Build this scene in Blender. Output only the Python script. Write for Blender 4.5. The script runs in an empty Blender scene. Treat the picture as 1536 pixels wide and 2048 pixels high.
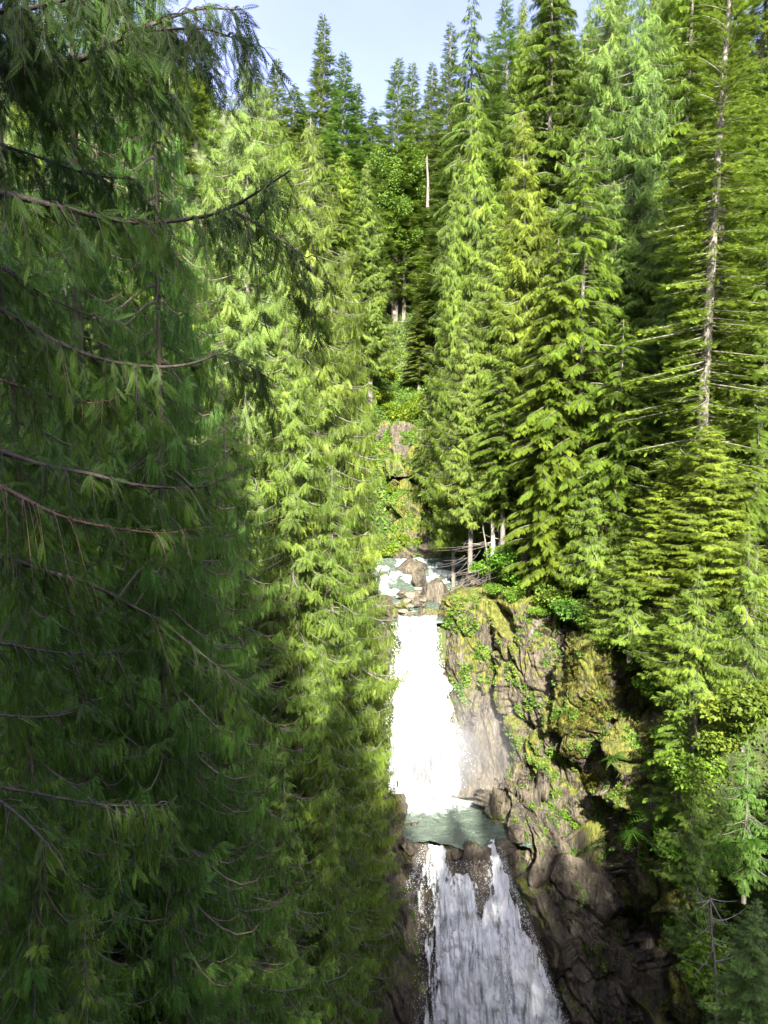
import bpy, bmesh, math, random
import numpy as np
rng = np.random.default_rng(7)
random.seed(7)
S = bpy.context.scene
COL = S.collection
R = math.radians

# ------------------------------------------------------------------ camera
F = 1540.0
PITCH = R(4.6)
cd = bpy.data.cameras.new('camera'); cam = bpy.data.objects.new('camera', cd); COL.objects.link(cam)
cam.location = (0, 0, 0); cam.rotation_euler = (R(90) - PITCH, 0, 0)
cd.sensor_fit = 'VERTICAL'; cd.sensor_height = 36; cd.lens = 36 * F / 2048
cd.clip_start = .05; cd.clip_end = 3000
S.camera = cam
S.render.resolution_x = 768; S.render.resolution_y = 1024

def at(px, py, Y):
    """the world point at depth Y (metres in front of the overlook) seen at this spot of the photograph"""
    px = np.asarray(px, float); py = np.asarray(py, float); Y = np.asarray(Y, float)
    u = (px - 768) / F; v = (1024 - py) / F
    dy = math.cos(PITCH) + v * math.sin(PITCH); dz = -math.sin(PITCH) + v * math.cos(PITCH)
    return np.stack(np.broadcast_arrays(u / dy * Y, Y, dz / dy * Y), -1)

# ------------------------------------------------------------------ noise
def _h(ix, iy, iz, s):
    n = (ix * 374761393 + iy * 668265263 + iz * 2147483647 + s * 974711) & 0xffffffff
    n = ((n ^ (n >> 13)) * 1274126177) & 0xffffffff
    n = ((n ^ (n >> 16)) * 2246822519) & 0xffffffff
    return ((n ^ (n >> 15)) & 0xffff) / 32767.5 - 1
def noise(p, s=0):
    p = np.asarray(p, float); i = np.floor(p).astype(np.int64); f = p - i; w = f * f * f * (f * (f * 6 - 15) + 10)
    r = 0
    for dx in (0, 1):
        wx = w[..., 0] if dx else 1 - w[..., 0]
        for dy in (0, 1):
            wy = w[..., 1] if dy else 1 - w[..., 1]
            for dz in (0, 1):
                wz = w[..., 2] if dz else 1 - w[..., 2]
                r = r + wx * wy * wz * _h(i[..., 0] + dx, i[..., 1] + dy, i[..., 2] + dz, s)
    return r
def fbm(p, o=4, s=0, ridged=False):
    r = 0; a = 1.; p = np.asarray(p, float)
    for k in range(o):
        n = noise(p * 2.03 ** k + 17.3 * k, s + k)
        r = r + a * ((1 - 2 * np.abs(n)) if ridged else n); a *= .5
    return r
def cells(p, s=0):
    """distance to nearest and second nearest cell point and the cell's own value"""
    p = np.asarray(p, float); i = np.floor(p).astype(np.int64)
    d1 = np.full(p.shape[:-1], 9.); d2 = d1.copy(); val = d1 * 0; dv = np.zeros(p.shape)
    for dx in (-1, 0, 1):
        for dy in (-1, 0, 1):
            for dz in (-1, 0, 1):
                c = i + np.array([dx, dy, dz])
                q = np.stack([c[..., k] + .5 + .45 * _h(c[..., 0], c[..., 1], c[..., 2], s + 11 * k) for k in range(3)], -1)
                d = np.linalg.norm(p - q, axis=-1); v = _h(c[..., 0], c[..., 1], c[..., 2], s + 77)
                new = d < d1
                d2 = np.where(new, d1, np.minimum(d2, d)); val = np.where(new, v, val); dv = np.where(new[..., None], (p - q) * np.stack([_h(c[..., 0], c[..., 1], c[..., 2], s + 91 + k) for k in range(3)], -1), dv); d1 = np.where(new, d, d1)
    return d1, d2, val + 1.5 * dv.sum(-1)
def nrm(v):
    v = np.asarray(v, float); return v / (np.linalg.norm(v, axis=-1, keepdims=True) + 1e-9)

# ------------------------------------------------------------------ mesh helper
class MB:
    def __init__(s): s.v = []; s.f = []; s.t = []; s.n = 0
    def add(s, v, f, t=0.5):
        v = np.asarray(v, np.float32).reshape(-1, 3); f = np.asarray(f, np.int64).reshape(-1, 3)
        s.v.append(v); s.f.append(f + s.n); s.n += len(v)
        t = np.asarray(t, np.float32); s.t.append(np.broadcast_to(t.ravel() if t.ndim > 1 else t, (len(v),)))
    def tube(s, pts, rad, sides=5, t=0.5):
        pts = np.asarray(pts, float); n = len(pts); rad = np.broadcast_to(np.asarray(rad, float), (n,))
        T = nrm(np.gradient(pts, axis=0)); ref = np.array([0, 0, 1.]) if abs(T[0, 2]) < .8 else np.array([1., 0, 0])
        A = nrm(np.cross(T, ref)); B = np.cross(T, A)
        a = np.linspace(0, 2 * np.pi, sides, endpoint=False)
        V = pts[:, None] + rad[:, None, None] * (np.cos(a)[None, :, None] * A[:, None] + np.sin(a)[None, :, None] * B[:, None])
        i = np.arange(n - 1)[:, None] * sides; j = np.arange(sides)[None]; k = (j + 1) % sides
        a_, b_, c_, d_ = i + j, i + k, i + sides + k, i + sides + j
        f = np.concatenate([np.stack([a_, b_, c_], -1).reshape(-1, 3), np.stack([a_, c_, d_], -1).reshape(-1, 3)])
        s.add(V, f, t)
    def stamp(s, tv, tf, M, P, t, tt=None):
        """copies of one leaf shape: M (k,3,3) columns are the axes, P (k,3)"""
        k = len(P)
        if not k: return
        V = np.einsum('kij,nj->kni', M, tv) + P[:, None]
        f = (tf[None] + (np.arange(k) * len(tv))[:, None, None]).reshape(-1, 3)
        T = np.asarray(t)[:, None] + (tt[None] if tt is not None else 0)
        s.add(V, f, np.broadcast_to(T, (k, len(tv))).reshape(-1))
    def build(s, name, mat, parent=None, smooth=False):
        v = np.concatenate(s.v); f = np.concatenate(s.f); t = np.concatenate(s.t)
        me = bpy.data.meshes.new(name)
        me.vertices.add(len(v)); me.vertices.foreach_set('co', v.ravel())
        me.loops.add(len(f) * 3); me.loops.foreach_set('vertex_index', f.ravel().astype(np.int32))
        me.polygons.add(len(f)); me.polygons.foreach_set('loop_start', np.arange(0, len(f) * 3, 3, dtype=np.int32))
        me.polygons.foreach_set('loop_total', np.full(len(f), 3, np.int32))
        if smooth: me.polygons.foreach_set('use_smooth', np.ones(len(f), bool))
        at_ = me.attributes.new('tint', 'FLOAT', 'POINT'); at_.data.foreach_set('value', t.astype(np.float32))
        me.materials.append(mat); me.update(calc_edges=True)
        o = bpy.data.objects.new(name, me); COL.objects.link(o)
        if parent: o.parent = parent
        return o
def grid_faces(n, m, wrap=False):
    i = np.arange(n - 1)[:, None]; j = np.arange(m if wrap else m - 1)[None]; k = (j + 1) % m
    a, b, c, d = i * m + j, i * m + k, (i + 1) * m + k, (i + 1) * m + j
    return np.concatenate([np.stack([a, b, c], -1).reshape(-1, 3), np.stack([a, c, d], -1).reshape(-1, 3)])
def tag(o, label=None, cat=None, group=None, kind=None):
    if label: o['label'] = label
    if cat: o['category'] = cat
    if group: o['group'] = group
    if kind: o['kind'] = kind
    return o
def empty(name, loc=(0, 0, 0), rz=0):
    o = bpy.data.objects.new(name, None); COL.objects.link(o); o.location = loc; o.rotation_euler = (0, 0, rz); o.empty_display_size = .3
    return o

# ------------------------------------------------------------------ materials
def M(name):
    m = bpy.data.materials.new(name); m.use_nodes = True; nt = m.node_tree; nt.nodes.clear()
    def N(t, **k):
        n = nt.nodes.new('ShaderNode' + t)
        for a, b in k.items():
            if a.startswith('i_'): n.inputs[a[2:].replace('_', ' ')].default_value = b
            else: setattr(n, a, b)
        return n
    return m, nt, N, nt.links.new
def ramp(N, stops, interp='LINEAR'):
    r = N('ValToRGB'); r.color_ramp.interpolation = interp; e = r.color_ramp.elements
    while len(e) > 1: e.remove(e[-1])
    e[0].position = stops[0][0]; e[0].color = (*stops[0][1], 1)
    for p, c in stops[1:]:
        x = e.new(p); x.color = (*c, 1)
    return r
def leaf_mat(name, stops, trans=.4, rough=.5):
    m, nt, N, L = M(name)
    at_ = N('Attribute', attribute_name='tint'); rp = ramp(N, stops); L(at_.outputs['Fac'], rp.inputs[0])
    oi = N('ObjectInfo'); mx = N('MixRGB', blend_type='MULTIPLY'); mx.inputs[0].default_value = 1
    L(rp.outputs[0], mx.inputs[1]); L(oi.outputs['Color'], mx.inputs[2])
    tc = N('TexCoord'); nz = N('TexNoise', i_Scale=.35, i_Detail=2.); L(tc.outputs['Object'], nz.inputs['Vector'])
    hs = N('HueSaturation'); L(mx.outputs[0], hs.inputs['Color'])
    mr = N('MapRange', i_From_Min=.3, i_From_Max=.7, i_To_Min=.75, i_To_Max=1.25); L(nz.outputs[0], mr.inputs['Value']); L(mr.outputs[0], hs.inputs['Value'])
    p = N('BsdfPrincipled', i_Roughness=rough); p.inputs['Specular IOR Level'].default_value = .25
    L(hs.outputs[0], p.inputs['Base Color'])
    tr = N('BsdfTranslucent'); L(hs.outputs[0], tr.inputs['Color'])
    ms = N('MixShader'); ms.inputs[0].default_value = trans; L(p.outputs[0], ms.inputs[1]); L(tr.outputs[0], ms.inputs[2])
    o = N('OutputMaterial'); L(ms.outputs[0], o.inputs[0]); return m
G = {}
G['cedar'] = leaf_mat('cedar_foliage', [(0, (.055, .083, .018)), (.45, (.134, .216, .038)), (.8, (.245, .345, .055)), (1, (.34, .40, .07))])
G['hem'] = leaf_mat('hemlock_foliage', [(0, (.05, .076, .015)), (.45, (.12, .2, .03)), (.8, (.215, .32, .042)), (1, (.31, .38, .06))])
G['fir'] = leaf_mat('fir_foliage', [(0, (.04, .08, .02)), (.45, (.125, .19, .036)), (.8, (.2, .275, .05)), (1, (.22, .32, .065))], .25)
G['shrub'] = leaf_mat('shrub_foliage', [(0, (.03, .075, .012)), (.45, (.085, .17, .022)), (.8, (.16, .27, .035)), (1, (.26, .33, .05))], .35)
G['dry'] = leaf_mat('dry_foliage', [(0, (.05, .055, .012)), (.5, (.14, .145, .025)), (1, (.26, .23, .06))], .2)
def bark_mat(name, c0, c1, scale=3):
    m, nt, N, L = M(name)
    tc = N('TexCoord'); mp = N('Mapping'); mp.inputs['Scale'].default_value = (1, 1, .25); L(tc.outputs['Object'], mp.inputs[0])
    nz = N('TexNoise', i_Scale=scale * 3, i_Detail=5., i_Roughness=.7); L(mp.outputs[0], nz.inputs['Vector'])
    r = ramp(N, [(.3, c0), (.7, c1)]); L(nz.outputs[0], r.inputs[0])
    oi = N('ObjectInfo'); mx = N('MixRGB', blend_type='MULTIPLY'); mx.inputs[0].default_value = 1; L(r.outputs[0], mx.inputs[1]); L(oi.outputs['Color'], mx.inputs[2])
    b = N('Bump', i_Strength=.8, i_Distance=.05); L(nz.outputs[0], b.inputs['Height'])
    p = N('BsdfPrincipled', i_Roughness=.85); L(mx.outputs[0], p.inputs['Base Color']); L(b.outputs[0], p.inputs['Normal'])
    o = N('OutputMaterial'); L(p.outputs[0], o.inputs[0]); return m
G['bark'] = bark_mat('grey_bark', (.07, .06, .05), (.27, .24, .2))
G['redbark'] = bark_mat('cedar_bark', (.035, .027, .02), (.14, .11, .085), 5); G['twig'] = bark_mat('grey_twigs', (.10, .085, .055), (.27, .23, .155), 5)
G['pale'] = bark_mat('bleached_wood', (.35, .31, .25), (.6, .55, .46))

def rock_mat(name, dark=1., moss_bias=0.):
    m, nt, N, L = M(name)
    geo = N('NewGeometry'); tc = N('TexCoord')
    mp = N('Mapping'); mp.inputs['Rotation'].default_value = (0, R(-24), R(15)); mp.inputs['Scale'].default_value = (1.5, 1, .35); L(tc.outputs['Object'], mp.inputs[0])
    n1 = N('TexNoise', i_Scale=.9, i_Detail=9., i_Roughness=.65, i_Distortion=.2); L(mp.outputs[0], n1.inputs['Vector'])
    n2 = N('TexNoise', i_Scale=5., i_Detail=8., i_Roughness=.7); L(mp.outputs[0], n2.inputs['Vector'])
    c = ramp(N, [(.28, (.035 * dark, .03 * dark, .028 * dark)), (.45, (.12 * dark, .10 * dark, .07 * dark)), (.58, (.21 * dark, .175 * dark, .115 * dark)), (.75, (.32 * dark, .3 * dark, .27 * dark))])
    L(n1.outputs[0], c.inputs[0])
    c2 = ramp(N, [(.35, (.35, .33, .32)), (.6, (1, 1, 1)), (.72, (1.6, 1.5, 1.45))]); L(n2.outputs[0], c2.inputs[0])
    mu = N('MixRGB', blend_type='MULTIPLY'); mu.inputs[0].default_value = 1; L(c.outputs[0], mu.inputs[1]); L(c2.outputs[0], mu.inputs[2])
    # cracks
    vo = N('TexVoronoi', feature='DISTANCE_TO_EDGE', i_Scale=1.3); L(mp.outputs[0], vo.inputs['Vector'])
    # moss: attribute + upward faces + noise
    at_ = N('Attribute', attribute_name='tint')
    sx = N('SeparateXYZ'); L(geo.outputs['Normal'], sx.inputs[0])
    n3 = N('TexNoise', i_Scale=1.6, i_Detail=7., i_Roughness=.7); L(tc.outputs['Object'], n3.inputs['Vector'])
    a1 = N('Math', operation='MULTIPLY_ADD'); a1.inputs[1].default_value = .55; L(sx.outputs[2], a1.inputs[0]); L(at_.outputs['Fac'], a1.inputs[2])
    a2 = N('Math', operation='MULTIPLY_ADD'); a2.inputs[1].default_value = 2.6; L(n3.outputs[0], a2.inputs[0]); L(a1.outputs[0], a2.inputs[2])
    mr = N('MapRange', i_From_Min=2.0 - moss_bias, i_From_Max=2.2 - moss_bias); L(a2.outputs[0], mr.inputs['Value'])
    mc = ramp(N, [(.35, (.035, .05, .008)), (.5, (.11, .12, .015)), (.65, (.22, .19, .03))]); L(n2.outputs[0], mc.inputs[0])
    mm = N('MixRGB'); L(mr.outputs[0], mm.inputs[0]); L(mu.outputs[0], mm.inputs[1]); L(mc.outputs[0], mm.inputs[2])
    ad = N('Math', operation='MULTIPLY_ADD'); ad.inputs[1].default_value = .5; L(n2.outputs[0], ad.inputs[0]); L(n1.outputs[0], ad.inputs[2])
    vm = N('MapRange', i_From_Max=.06); L(vo.outputs['Distance'], vm.inputs['Value'])
    ad2 = N('Math', operation='MULTIPLY_ADD'); ad2.inputs[1].default_value = .12; L(vm.outputs[0], ad2.inputs[0]); L(ad.outputs[0], ad2.inputs[2])
    b = N('Bump', i_Strength=1., i_Distance=.35); L(ad2.outputs[0], b.inputs['Height'])
    rr = N('MapRange', i_To_Min=.38, i_To_Max=.95); L(mr.outputs[0], rr.inputs['Value'])
    p = N('BsdfPrincipled'); L(mm.outputs[0], p.inputs['Base Color']); L(rr.outputs[0], p.inputs['Roughness']); L(b.outputs[0], p.inputs['Normal'])
    o = N('OutputMaterial'); L(p.outputs[0], o.inputs[0]); return m
G['rock'] = rock_mat('wet_rock', .85); G['boulder'] = rock_mat('boulder_rock', 1.0, -.3)
G['palerock'] = rock_mat('pale_cobble', 1.9, -1.)

def ground_mat():
    m, nt, N, L = M('forest_floor'); tc = N('TexCoord')
    n = N('TexNoise', i_Scale=.8, i_Detail=9., i_Roughness=.7); L(tc.outputs['Object'], n.inputs['Vector'])
    c = ramp(N, [(.3, (.02, .025, .008)), (.5, (.06, .075, .02)), (.62, (.09, .13, .025)), (.75, (.16, .14, .07))]); L(n.outputs[0], c.inputs[0])
    b = N('Bump', i_Strength=1., i_Distance=.4); L(n.outputs[0], b.inputs['Height'])
    p = N('BsdfPrincipled', i_Roughness=.95); L(c.outputs[0], p.inputs['Base Color']); L(b.outputs[0], p.inputs['Normal'])
    o = N('OutputMaterial'); L(p.outputs[0], o.inputs[0]); return m
G['ground'] = ground_mat()

def fall_mat(name, cover=.5, holes=True):
    """falling water: white aerated ropes with gaps; 'tint' on the mesh says how thick the water is"""
    m, nt, N, L = M(name); tc = N('TexCoord')
    mp = N('Mapping'); mp.inputs['Scale'].default_value = (3.6, 1.2, .42); L(tc.outputs['Object'], mp.inputs[0])
    n1 = N('TexNoise', i_Scale=1., i_Detail=5., i_Roughness=.62, i_Distortion=.5); L(mp.outputs[0], n1.inputs['Vector'])
    mp2 = N('Mapping'); mp2.inputs['Scale'].default_value = (7, 5, 2.6); L(tc.outputs['Object'], mp2.inputs[0])
    n2 = N('TexNoise', i_Scale=1.2, i_Detail=3.5, i_Roughness=.65); L(mp2.outputs[0], n2.inputs['Vector'])
    at_ = N('Attribute', attribute_name='tint')
    c = ramp(N, [(.33, (.26, .3, .29)), (.40, (.56, .61, .59)), (.47, (.82, .85, .84)), (.6, (.92, .93, .93))]); L(n1.outputs[0], c.inputs[0])
    b = N('Bump', i_Strength=.7, i_Distance=.09)
    sm = N('Math', operation='ADD'); L(n1.outputs[0], sm.inputs[0]); L(n2.outputs[0], sm.inputs[1]); L(sm.outputs[0], b.inputs['Height'])
    p = N('BsdfPrincipled', i_Roughness=.55); L(c.outputs[0], p.inputs['Base Color']); L(b.outputs[0], p.inputs['Normal'])
    tr = N('BsdfTranslucent'); L(c.outputs[0], tr.inputs['Color'])
    m1 = N('MixShader'); m1.inputs[0].default_value = .25; L(p.outputs[0], m1.inputs[1]); L(tr.outputs[0], m1.inputs[2])
    tp = N('BsdfTransparent')
    s1 = N('Math', operation='MULTIPLY_ADD'); s1.inputs[1].default_value = .6; L(n2.outputs[0], s1.inputs[0]); L(n1.outputs[0], s1.inputs[2])
    s2 = N('Math', operation='ADD'); L(s1.outputs[0], s2.inputs[0]); L(at_.outputs['Fac'], s2.inputs[1])
    mr = N('MapRange', i_From_Min=1.04, i_From_Max=1.2); L(s2.outputs[0], mr.inputs['Value'])
    m2 = N('MixShader'); L(mr.outputs[0], m2.inputs[0]); L(tp.outputs[0], m2.inputs[1]); L(m1.outputs[0], m2.inputs[2])
    o = N('OutputMaterial'); L(m2.outputs[0], o.inputs[0]); return m
G['fall'] = fall_mat('falling_water')

def pool_mat():
    m, nt, N, L = M('river_water'); tc = N('TexCoord')
    at_ = N('Attribute', attribute_name='tint')          # 1 = churned white, 0 = clear
    n = N('TexNoise', i_Scale=1.6, i_Detail=9., i_Roughness=.72, i_Distortion=1.2); L(tc.outputs['Object'], n.inputs['Vector'])
    mp = N('Mapping'); mp.inputs['Scale'].default_value = (1, 2.2, 1); L(tc.outputs['Object'], mp.inputs[0])
    n2 = N('TexNoise', i_Scale=3.2, i_Detail=6., i_Roughness=.6, i_Distortion=.8); L(mp.outputs[0], n2.inputs['Vector'])
    s = N('Math', operation='ADD'); L(n.outputs[0], s.inputs[0]); L(at_.outputs['Fac'], s.inputs[1])
    mr = N('MapRange', i_From_Min=.72, i_From_Max=1.15); L(s.outputs[0], mr.inputs['Value'])
    c = ramp(N, [(.3, (.05, .08, .06)), (.7, (.16, .2, .15))]); L(n.outputs[0], c.inputs[0])
    mx = N('MixRGB'); mx.inputs[2].default_value = (.82, .88, .84, 1); L(mr.outputs[0], mx.inputs[0]); L(c.outputs[0], mx.inputs[1])
    b = N('Bump', i_Strength=1., i_Distance=.3); L(n2.outputs[0], b.inputs['Height'])
    rr = N('MapRange', i_To_Min=.12, i_To_Max=.7); L(mr.outputs[0], rr.inputs['Value'])
    p = N('BsdfPrincipled'); p.inputs['IOR'].default_value = 1.33
    L(mx.outputs[0], p.inputs['Base Color']); L(rr.outputs[0], p.inputs['Roughness']); L(b.outputs[0], p.inputs['Normal'])
    o = N('OutputMaterial'); L(p.outputs[0], o.inputs[0]); return m
G['pool'] = pool_mat()

# ------------------------------------------------------------------ terrain
def ip(Y, xs, ys): return np.interp(Y, xs, ys)
def terrain(X, Y):
    X = np.asarray(X, float); Y = np.asarray(Y, float)
    b = ip(Y, [-90, -30, -12, 0, 20, 42, 43, 51.3, 51.8, 64, 70, 80, 100, 130, 180, 260, 420], [30, 4, -12, -30, -37, -35, -24, -24, -12.2, -11.6, -10.5, -1, 14, 36, 62, 90, 120])
    xc = ip(Y, [38, 43, 46, 51, 56, 64, 75, 100, 200], [5.2, 4.2, 3.6, 2.4, 2.4, 3.6, 2.6, 1.2, -2])
    w = ip(Y, [38, 43, 48, 51, 56, 64, 70, 80], [3.4, 3.4, 4., 2.4, 2, 4, 2, .6])
    rr = ip(Y, [-90, -30, -12, 0, 20, 34, 42, 50, 60, 66, 75, 90, 130, 180, 260, 420], [36, 8, -8, -16, -18, -17, -12.5, -11.6, -10.2, -7, 1, 11, 40, 68, 96, 126])
    wr = ip(Y, [0, 30, 34, 37, 40, 44, 47, 50, 60, 75], [12, 9, 9.5, 13, 12, 9.5, 7.5, 3.5, 4, 4])
    rl = ip(Y, [-90, -30, -12, 0, 20, 40, 50, 60, 66, 75, 90, 130, 180, 260, 420], [36, 8, -8, -20, -24, -21, -14, -10, -7, 1, 11, 40, 68, 96, 126])
    wl = ip(Y, [0, 40, 50, 75], [8, 5, 3, 4])
    slr = ip(Y, [0, 30, 60, 90, 150], [.45, .5, .5, .42, .3]); sll = ip(Y, [0, 30, 60, 90, 150], [.5, .55, .6, .45, .3])
    def side(d, rim, ww, sl):
        t = np.clip(d / ww, 0, 1) ** 1.8; t = t * t * (3 - 2 * t)
        return b + (rim - b) * t + sl * np.maximum(d - ww, 0) / (1 + np.maximum(d - ww, 0) / 180)
    z = np.where(X > xc, side(X - xc - w, rr, wr, slr), side(xc - w - X, rl, wl, sll))
    inch = np.clip((np.abs(X - xc) - w) / 3, 0, 1)
    p = np.stack([X, Y, X * 0], -1)
    return z + inch * (fbm(p / 9, 3, 3) * .9 + fbm(p / 2.2, 3, 9) * .22)
def T1(x, y): return float(terrain(np.array([x]), np.array([y]))[0])
xs = np.concatenate([np.linspace(-320, -60, 40)[:-1], np.linspace(-60, 60, 300), np.linspace(60, 320, 40)[1:]])
ys = np.concatenate([np.linspace(-90, -10, 40)[:-1], np.linspace(-10, 110, 300), np.linspace(110, 420, 80)[1:]])
XX, YY = np.meshgrid(xs, ys)
mb = MB(); mb.add(np.stack([XX, YY, terrain(XX, YY)], -1), grid_faces(len(ys), len(xs)), .2)
tag(mb.build('hillside', G['ground'], smooth=True), 'steep forested ground of the ravine', kind='structure')

# ------------------------------------------------------------------ rock masses
def mass(name, rows, thick, amp=.5, moss=.5, n=170, m=150, bulge=1., foli=.5, seed=0, label=None, pw=2.6):
    """a buttress of rock: rows of (py, px left, px right, depth of the face, moss); its sides and top sweep back by thick"""
    rows = np.array(rows, float); py = rows[:, 0]
    t = np.linspace(0, 1, n); yy = py[0] + (py[-1] - py[0]) * t
    xl, xr, dd, mo = [np.interp(yy, py, rows[:, k]) for k in (1, 2, 3, 4)]
    s = np.linspace(-1.0, 1.0, m); s = np.sign(s) * (1 - (1 - np.abs(s)) ** 1.3)
    SX, TY = np.meshgrid(s, t)
    px = xl[:, None] + (xr - xl)[:, None] * (SX + 1) / 2
    back = thick * (1 - (1 - np.abs(SX) ** pw) ** (1 / 2.)) * bulge
    topb = thick * np.clip(1 - TY / .06, 0, 1) ** 2 * .8
    D = dd[:, None] + np.maximum(back, topb)
    P = at(px, np.broadcast_to(yy[:, None], px.shape), D)
    # foliation: slabs running steeply down to the right
    a = R(24); q = P.copy(); q[..., 0] = P[..., 0] * math.cos(a) + P[..., 2] * math.sin(a); q[..., 2] = -P[..., 0] * math.sin(a) + P[..., 2] * math.cos(a)
    q = q + .5 * np.stack([fbm(P / 2.5, 2, 51 + seed), fbm(P / 2.5, 2, 61 + seed), fbm(P / 2.5, 2, 71 + seed)], -1)
    d1, d2, cv = cells(q * np.array([.6, .45, .16]) + seed, seed)
    e1, e2, cw = cells(q * np.array([1.7, 1.2, .45]) + seed, seed + 5)
    g1, g2, cx = cells(q * np.array([4.5, 3.2, 1.3]) + seed, seed + 9)
    disp = foli * (1.05 * cv - .8 * np.exp(-((d2 - d1) / .05) ** 2) + .2 * cw - .16 * np.exp(-((e2 - e1) / .05) ** 2) + .07 * cx) + fbm(P / 2.2, 3, seed + 3) * .22 + .05 * fbm(P * 2.5, 4, seed + 6, True)
    disp = disp * amp
    Nn = np.cross(np.gradient(P, axis=1), np.gradient(P, axis=0)); Nn = nrm(Nn)
    Nn = np.where((Nn[..., 1:2] > 0), -Nn, Nn)
    P = P + Nn * disp[..., None]
    # back wall so that it is a solid
    B = P.copy()[:, [0, -1]]
    mb = MB(); mb.add(P, grid_faces(n, m), (np.broadcast_to(mo[:, None], disp.shape) + .35 * fbm(P / 1.8, 3, seed + 30) + disp * .3).ravel())
    mb.add(np.stack([P[:, 0], P[:, -1]], 1) + np.array([0, .8, 0]), grid_faces(n, 2), .3)
    o = mb.build(name, G['rock'], smooth=False)
    tag(o, label, kind='structure')
    return P
CL = {}
# behind the upper fall and the left wall of the upper pool
CL['back'] = mass('rock_face', [(1228, 780, 960, 53.0, .2), (1300, 740, 960, 52.4, .1), (1500, 720, 980, 51.6, 0), (1640, 720, 980, 51.2, 0)], 1, .6, 0, 90, 90, seed=1, label='dark wet rock behind the upper waterfall')
CL['left'] = mass('rock_face', [(1240, 690, 792, 50.5, .4), (1300, 690, 790, 50, .3), (1400, 690, 778, 49, .3), (1500, 680, 766, 48.2, .3), (1600, 660, 762, 46, .3), (1660, 650, 800, 43.5, .35)], 3, .8, .2, 150, 70, seed=2, label='brown rock wall left of the upper waterfall')
# column beside the fall
CL['colA'] = mass('rock_face', [(1180, 900, 965, 52.2, 1.2), (1205, 884, 1000, 51.0, .95), (1260, 878, 1010, 50.2, .75), (1330, 880, 1012, 49.9, .75), (1400, 895, 1010, 49.9, .75), (1450, 905, 1006, 49.9, .55), (1520, 930, 1000, 49.8, .2), (1600, 935, 1000, 49.6, 0)], 2.6, .55, seed=3, label='mossy rock column right of the upper waterfall')
# the foot that runs out into the pool
CL['foot'] = mass('rock_face', [(1370, 958, 985, 49.6, .6), (1430, 940, 1005, 49.0, .3), (1500, 918, 1030, 48.3, .1), (1560, 903, 1060, 47.6, 0), (1595, 896, 1080, 47.2, -.1)], 2.2, .5, seed=4, foli=.4, label='tan rock foot at the edge of the pool')
# the great wall right of the cleft
CL['wall'] = mass('rock_face', [(1190, 1010, 1290, 49.5, 1.1), (1230, 994, 1300, 48.2, .8), (1300, 988, 1290, 47.0, .5), (1400, 992, 1280, 46.2, .5), (1460, 1000, 1290, 45.8, .5), (1520, 1030, 1300, 45.3, .45), (1600, 1020, 1330, 44.6, .4), (1700, 1040, 1360, 43.5, .35), (1850, 1060, 1400, 42.2, .3)], 5, 1.15, n=260, m=220, seed=5, label='high brown rock wall right of the cleft')
# mossy overhang with the dark alcove under it
CL['over'] = mass('rock_face', [(1270, 1150, 1300, 43.6, 1.3), (1300, 1130, 1340, 42.2, 1.2), (1360, 1115, 1290, 42.6, .9), (1420, 1100, 1290, 43.2, .95), (1470, 1100, 1280, 42.6, 1.0), (1510, 1150, 1270, 43.6, .5), (1600, 1200, 1320, 42.6, .3)], 3, .9, seed=6, n=150, m=110, label='mossy overhanging rock shelf below the shrubs')
# sunless slabs running down beside the lower fall
CL['slab'] = mass('rock_face', [(1560, 1000, 1110, 44.2, .2), (1620, 985, 1160, 43.2, .15), (1690, 985, 1230, 42.2, .05), (1760, 1000, 1290, 41.2, 0), (1850, 1030, 1340, 40.2, 0), (1950, 1070, 1400, 39.2, .1), (2120, 1120, 1470, 37.6, .1), (2300, 1150, 1500, 36, .1)], 5, 1.0, n=280, m=210, seed=7, foli=.7, pw=2, label='brown slabs sloping beside the lower waterfall')
CL['rib'] = mass('rock_face', [(1420, 1215, 1330, 41.6, .8), (1500, 1215, 1350, 40.6, .45), (1600, 1225, 1370, 39.6, .35), (1750, 1240, 1400, 38.4, .45), (1900, 1300, 1460, 37, .6), (2080, 1350, 1560, 35.4, .8), (2200, 1350, 1600, 35, .8)], 4, 1.1, n=240, m=120, seed=8, foli=.7, label='dark mossy rib of rock at the right')
# lip of the pool and rock under the lower fall
CL['lip'] = mass('rock_face', [(1674, 800, 1010, 43.4, 0), (1700, 790, 1020, 42.4, -.1), (1780, 780, 1060, 41.8, -.1), (1900, 760, 1120, 41, -.2), (2120, 740, 1200, 40, -.2), (2300, 740, 1200, 40, -.2)], 1.2, .8, n=170, m=130, seed=9, pw=4, label='dark rock under the lower waterfall')
CL['leftlow'] = mass('rock_face', [(1600, 700, 800, 43.6, .5), (1680, 690, 822, 42.2, .5), (1750, 690, 818, 41.2, .2), (1790, 690, 845, 40.2, .1), (1860, 690, 850, 39.4, .1), (1960, 680, 842, 38.8, .2), (2120, 670, 836, 38, .1), (2300, 660, 836, 37, .1)], 3, .9, n=190, m=90, seed=10, label='brown rock left of the lower waterfall')
# rock outcrops in the gully beyond the stream
CL['gully'] = mass('rock_face', [(960, 790, 850, 74, 1.0), (1010, 770, 880, 72.5, .75), (1080, 765, 900, 70.5, .6), (1150, 750, 960, 68, .0), (1200, 740, 960, 66.5, -.1)], 4, 1.1, seed=11, n=110, m=90, label='mossy rock face above the stream')
CL['outcrop'] = mass('rock_face', [(845, 765, 830, 79, .3), (870, 755, 850, 77.5, .25), (905, 750, 860, 76, .7), (950, 755, 860, 75, .9)], 3, .9, seed=12, n=70, m=70, label='pale rock outcrop in the gully')

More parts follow.
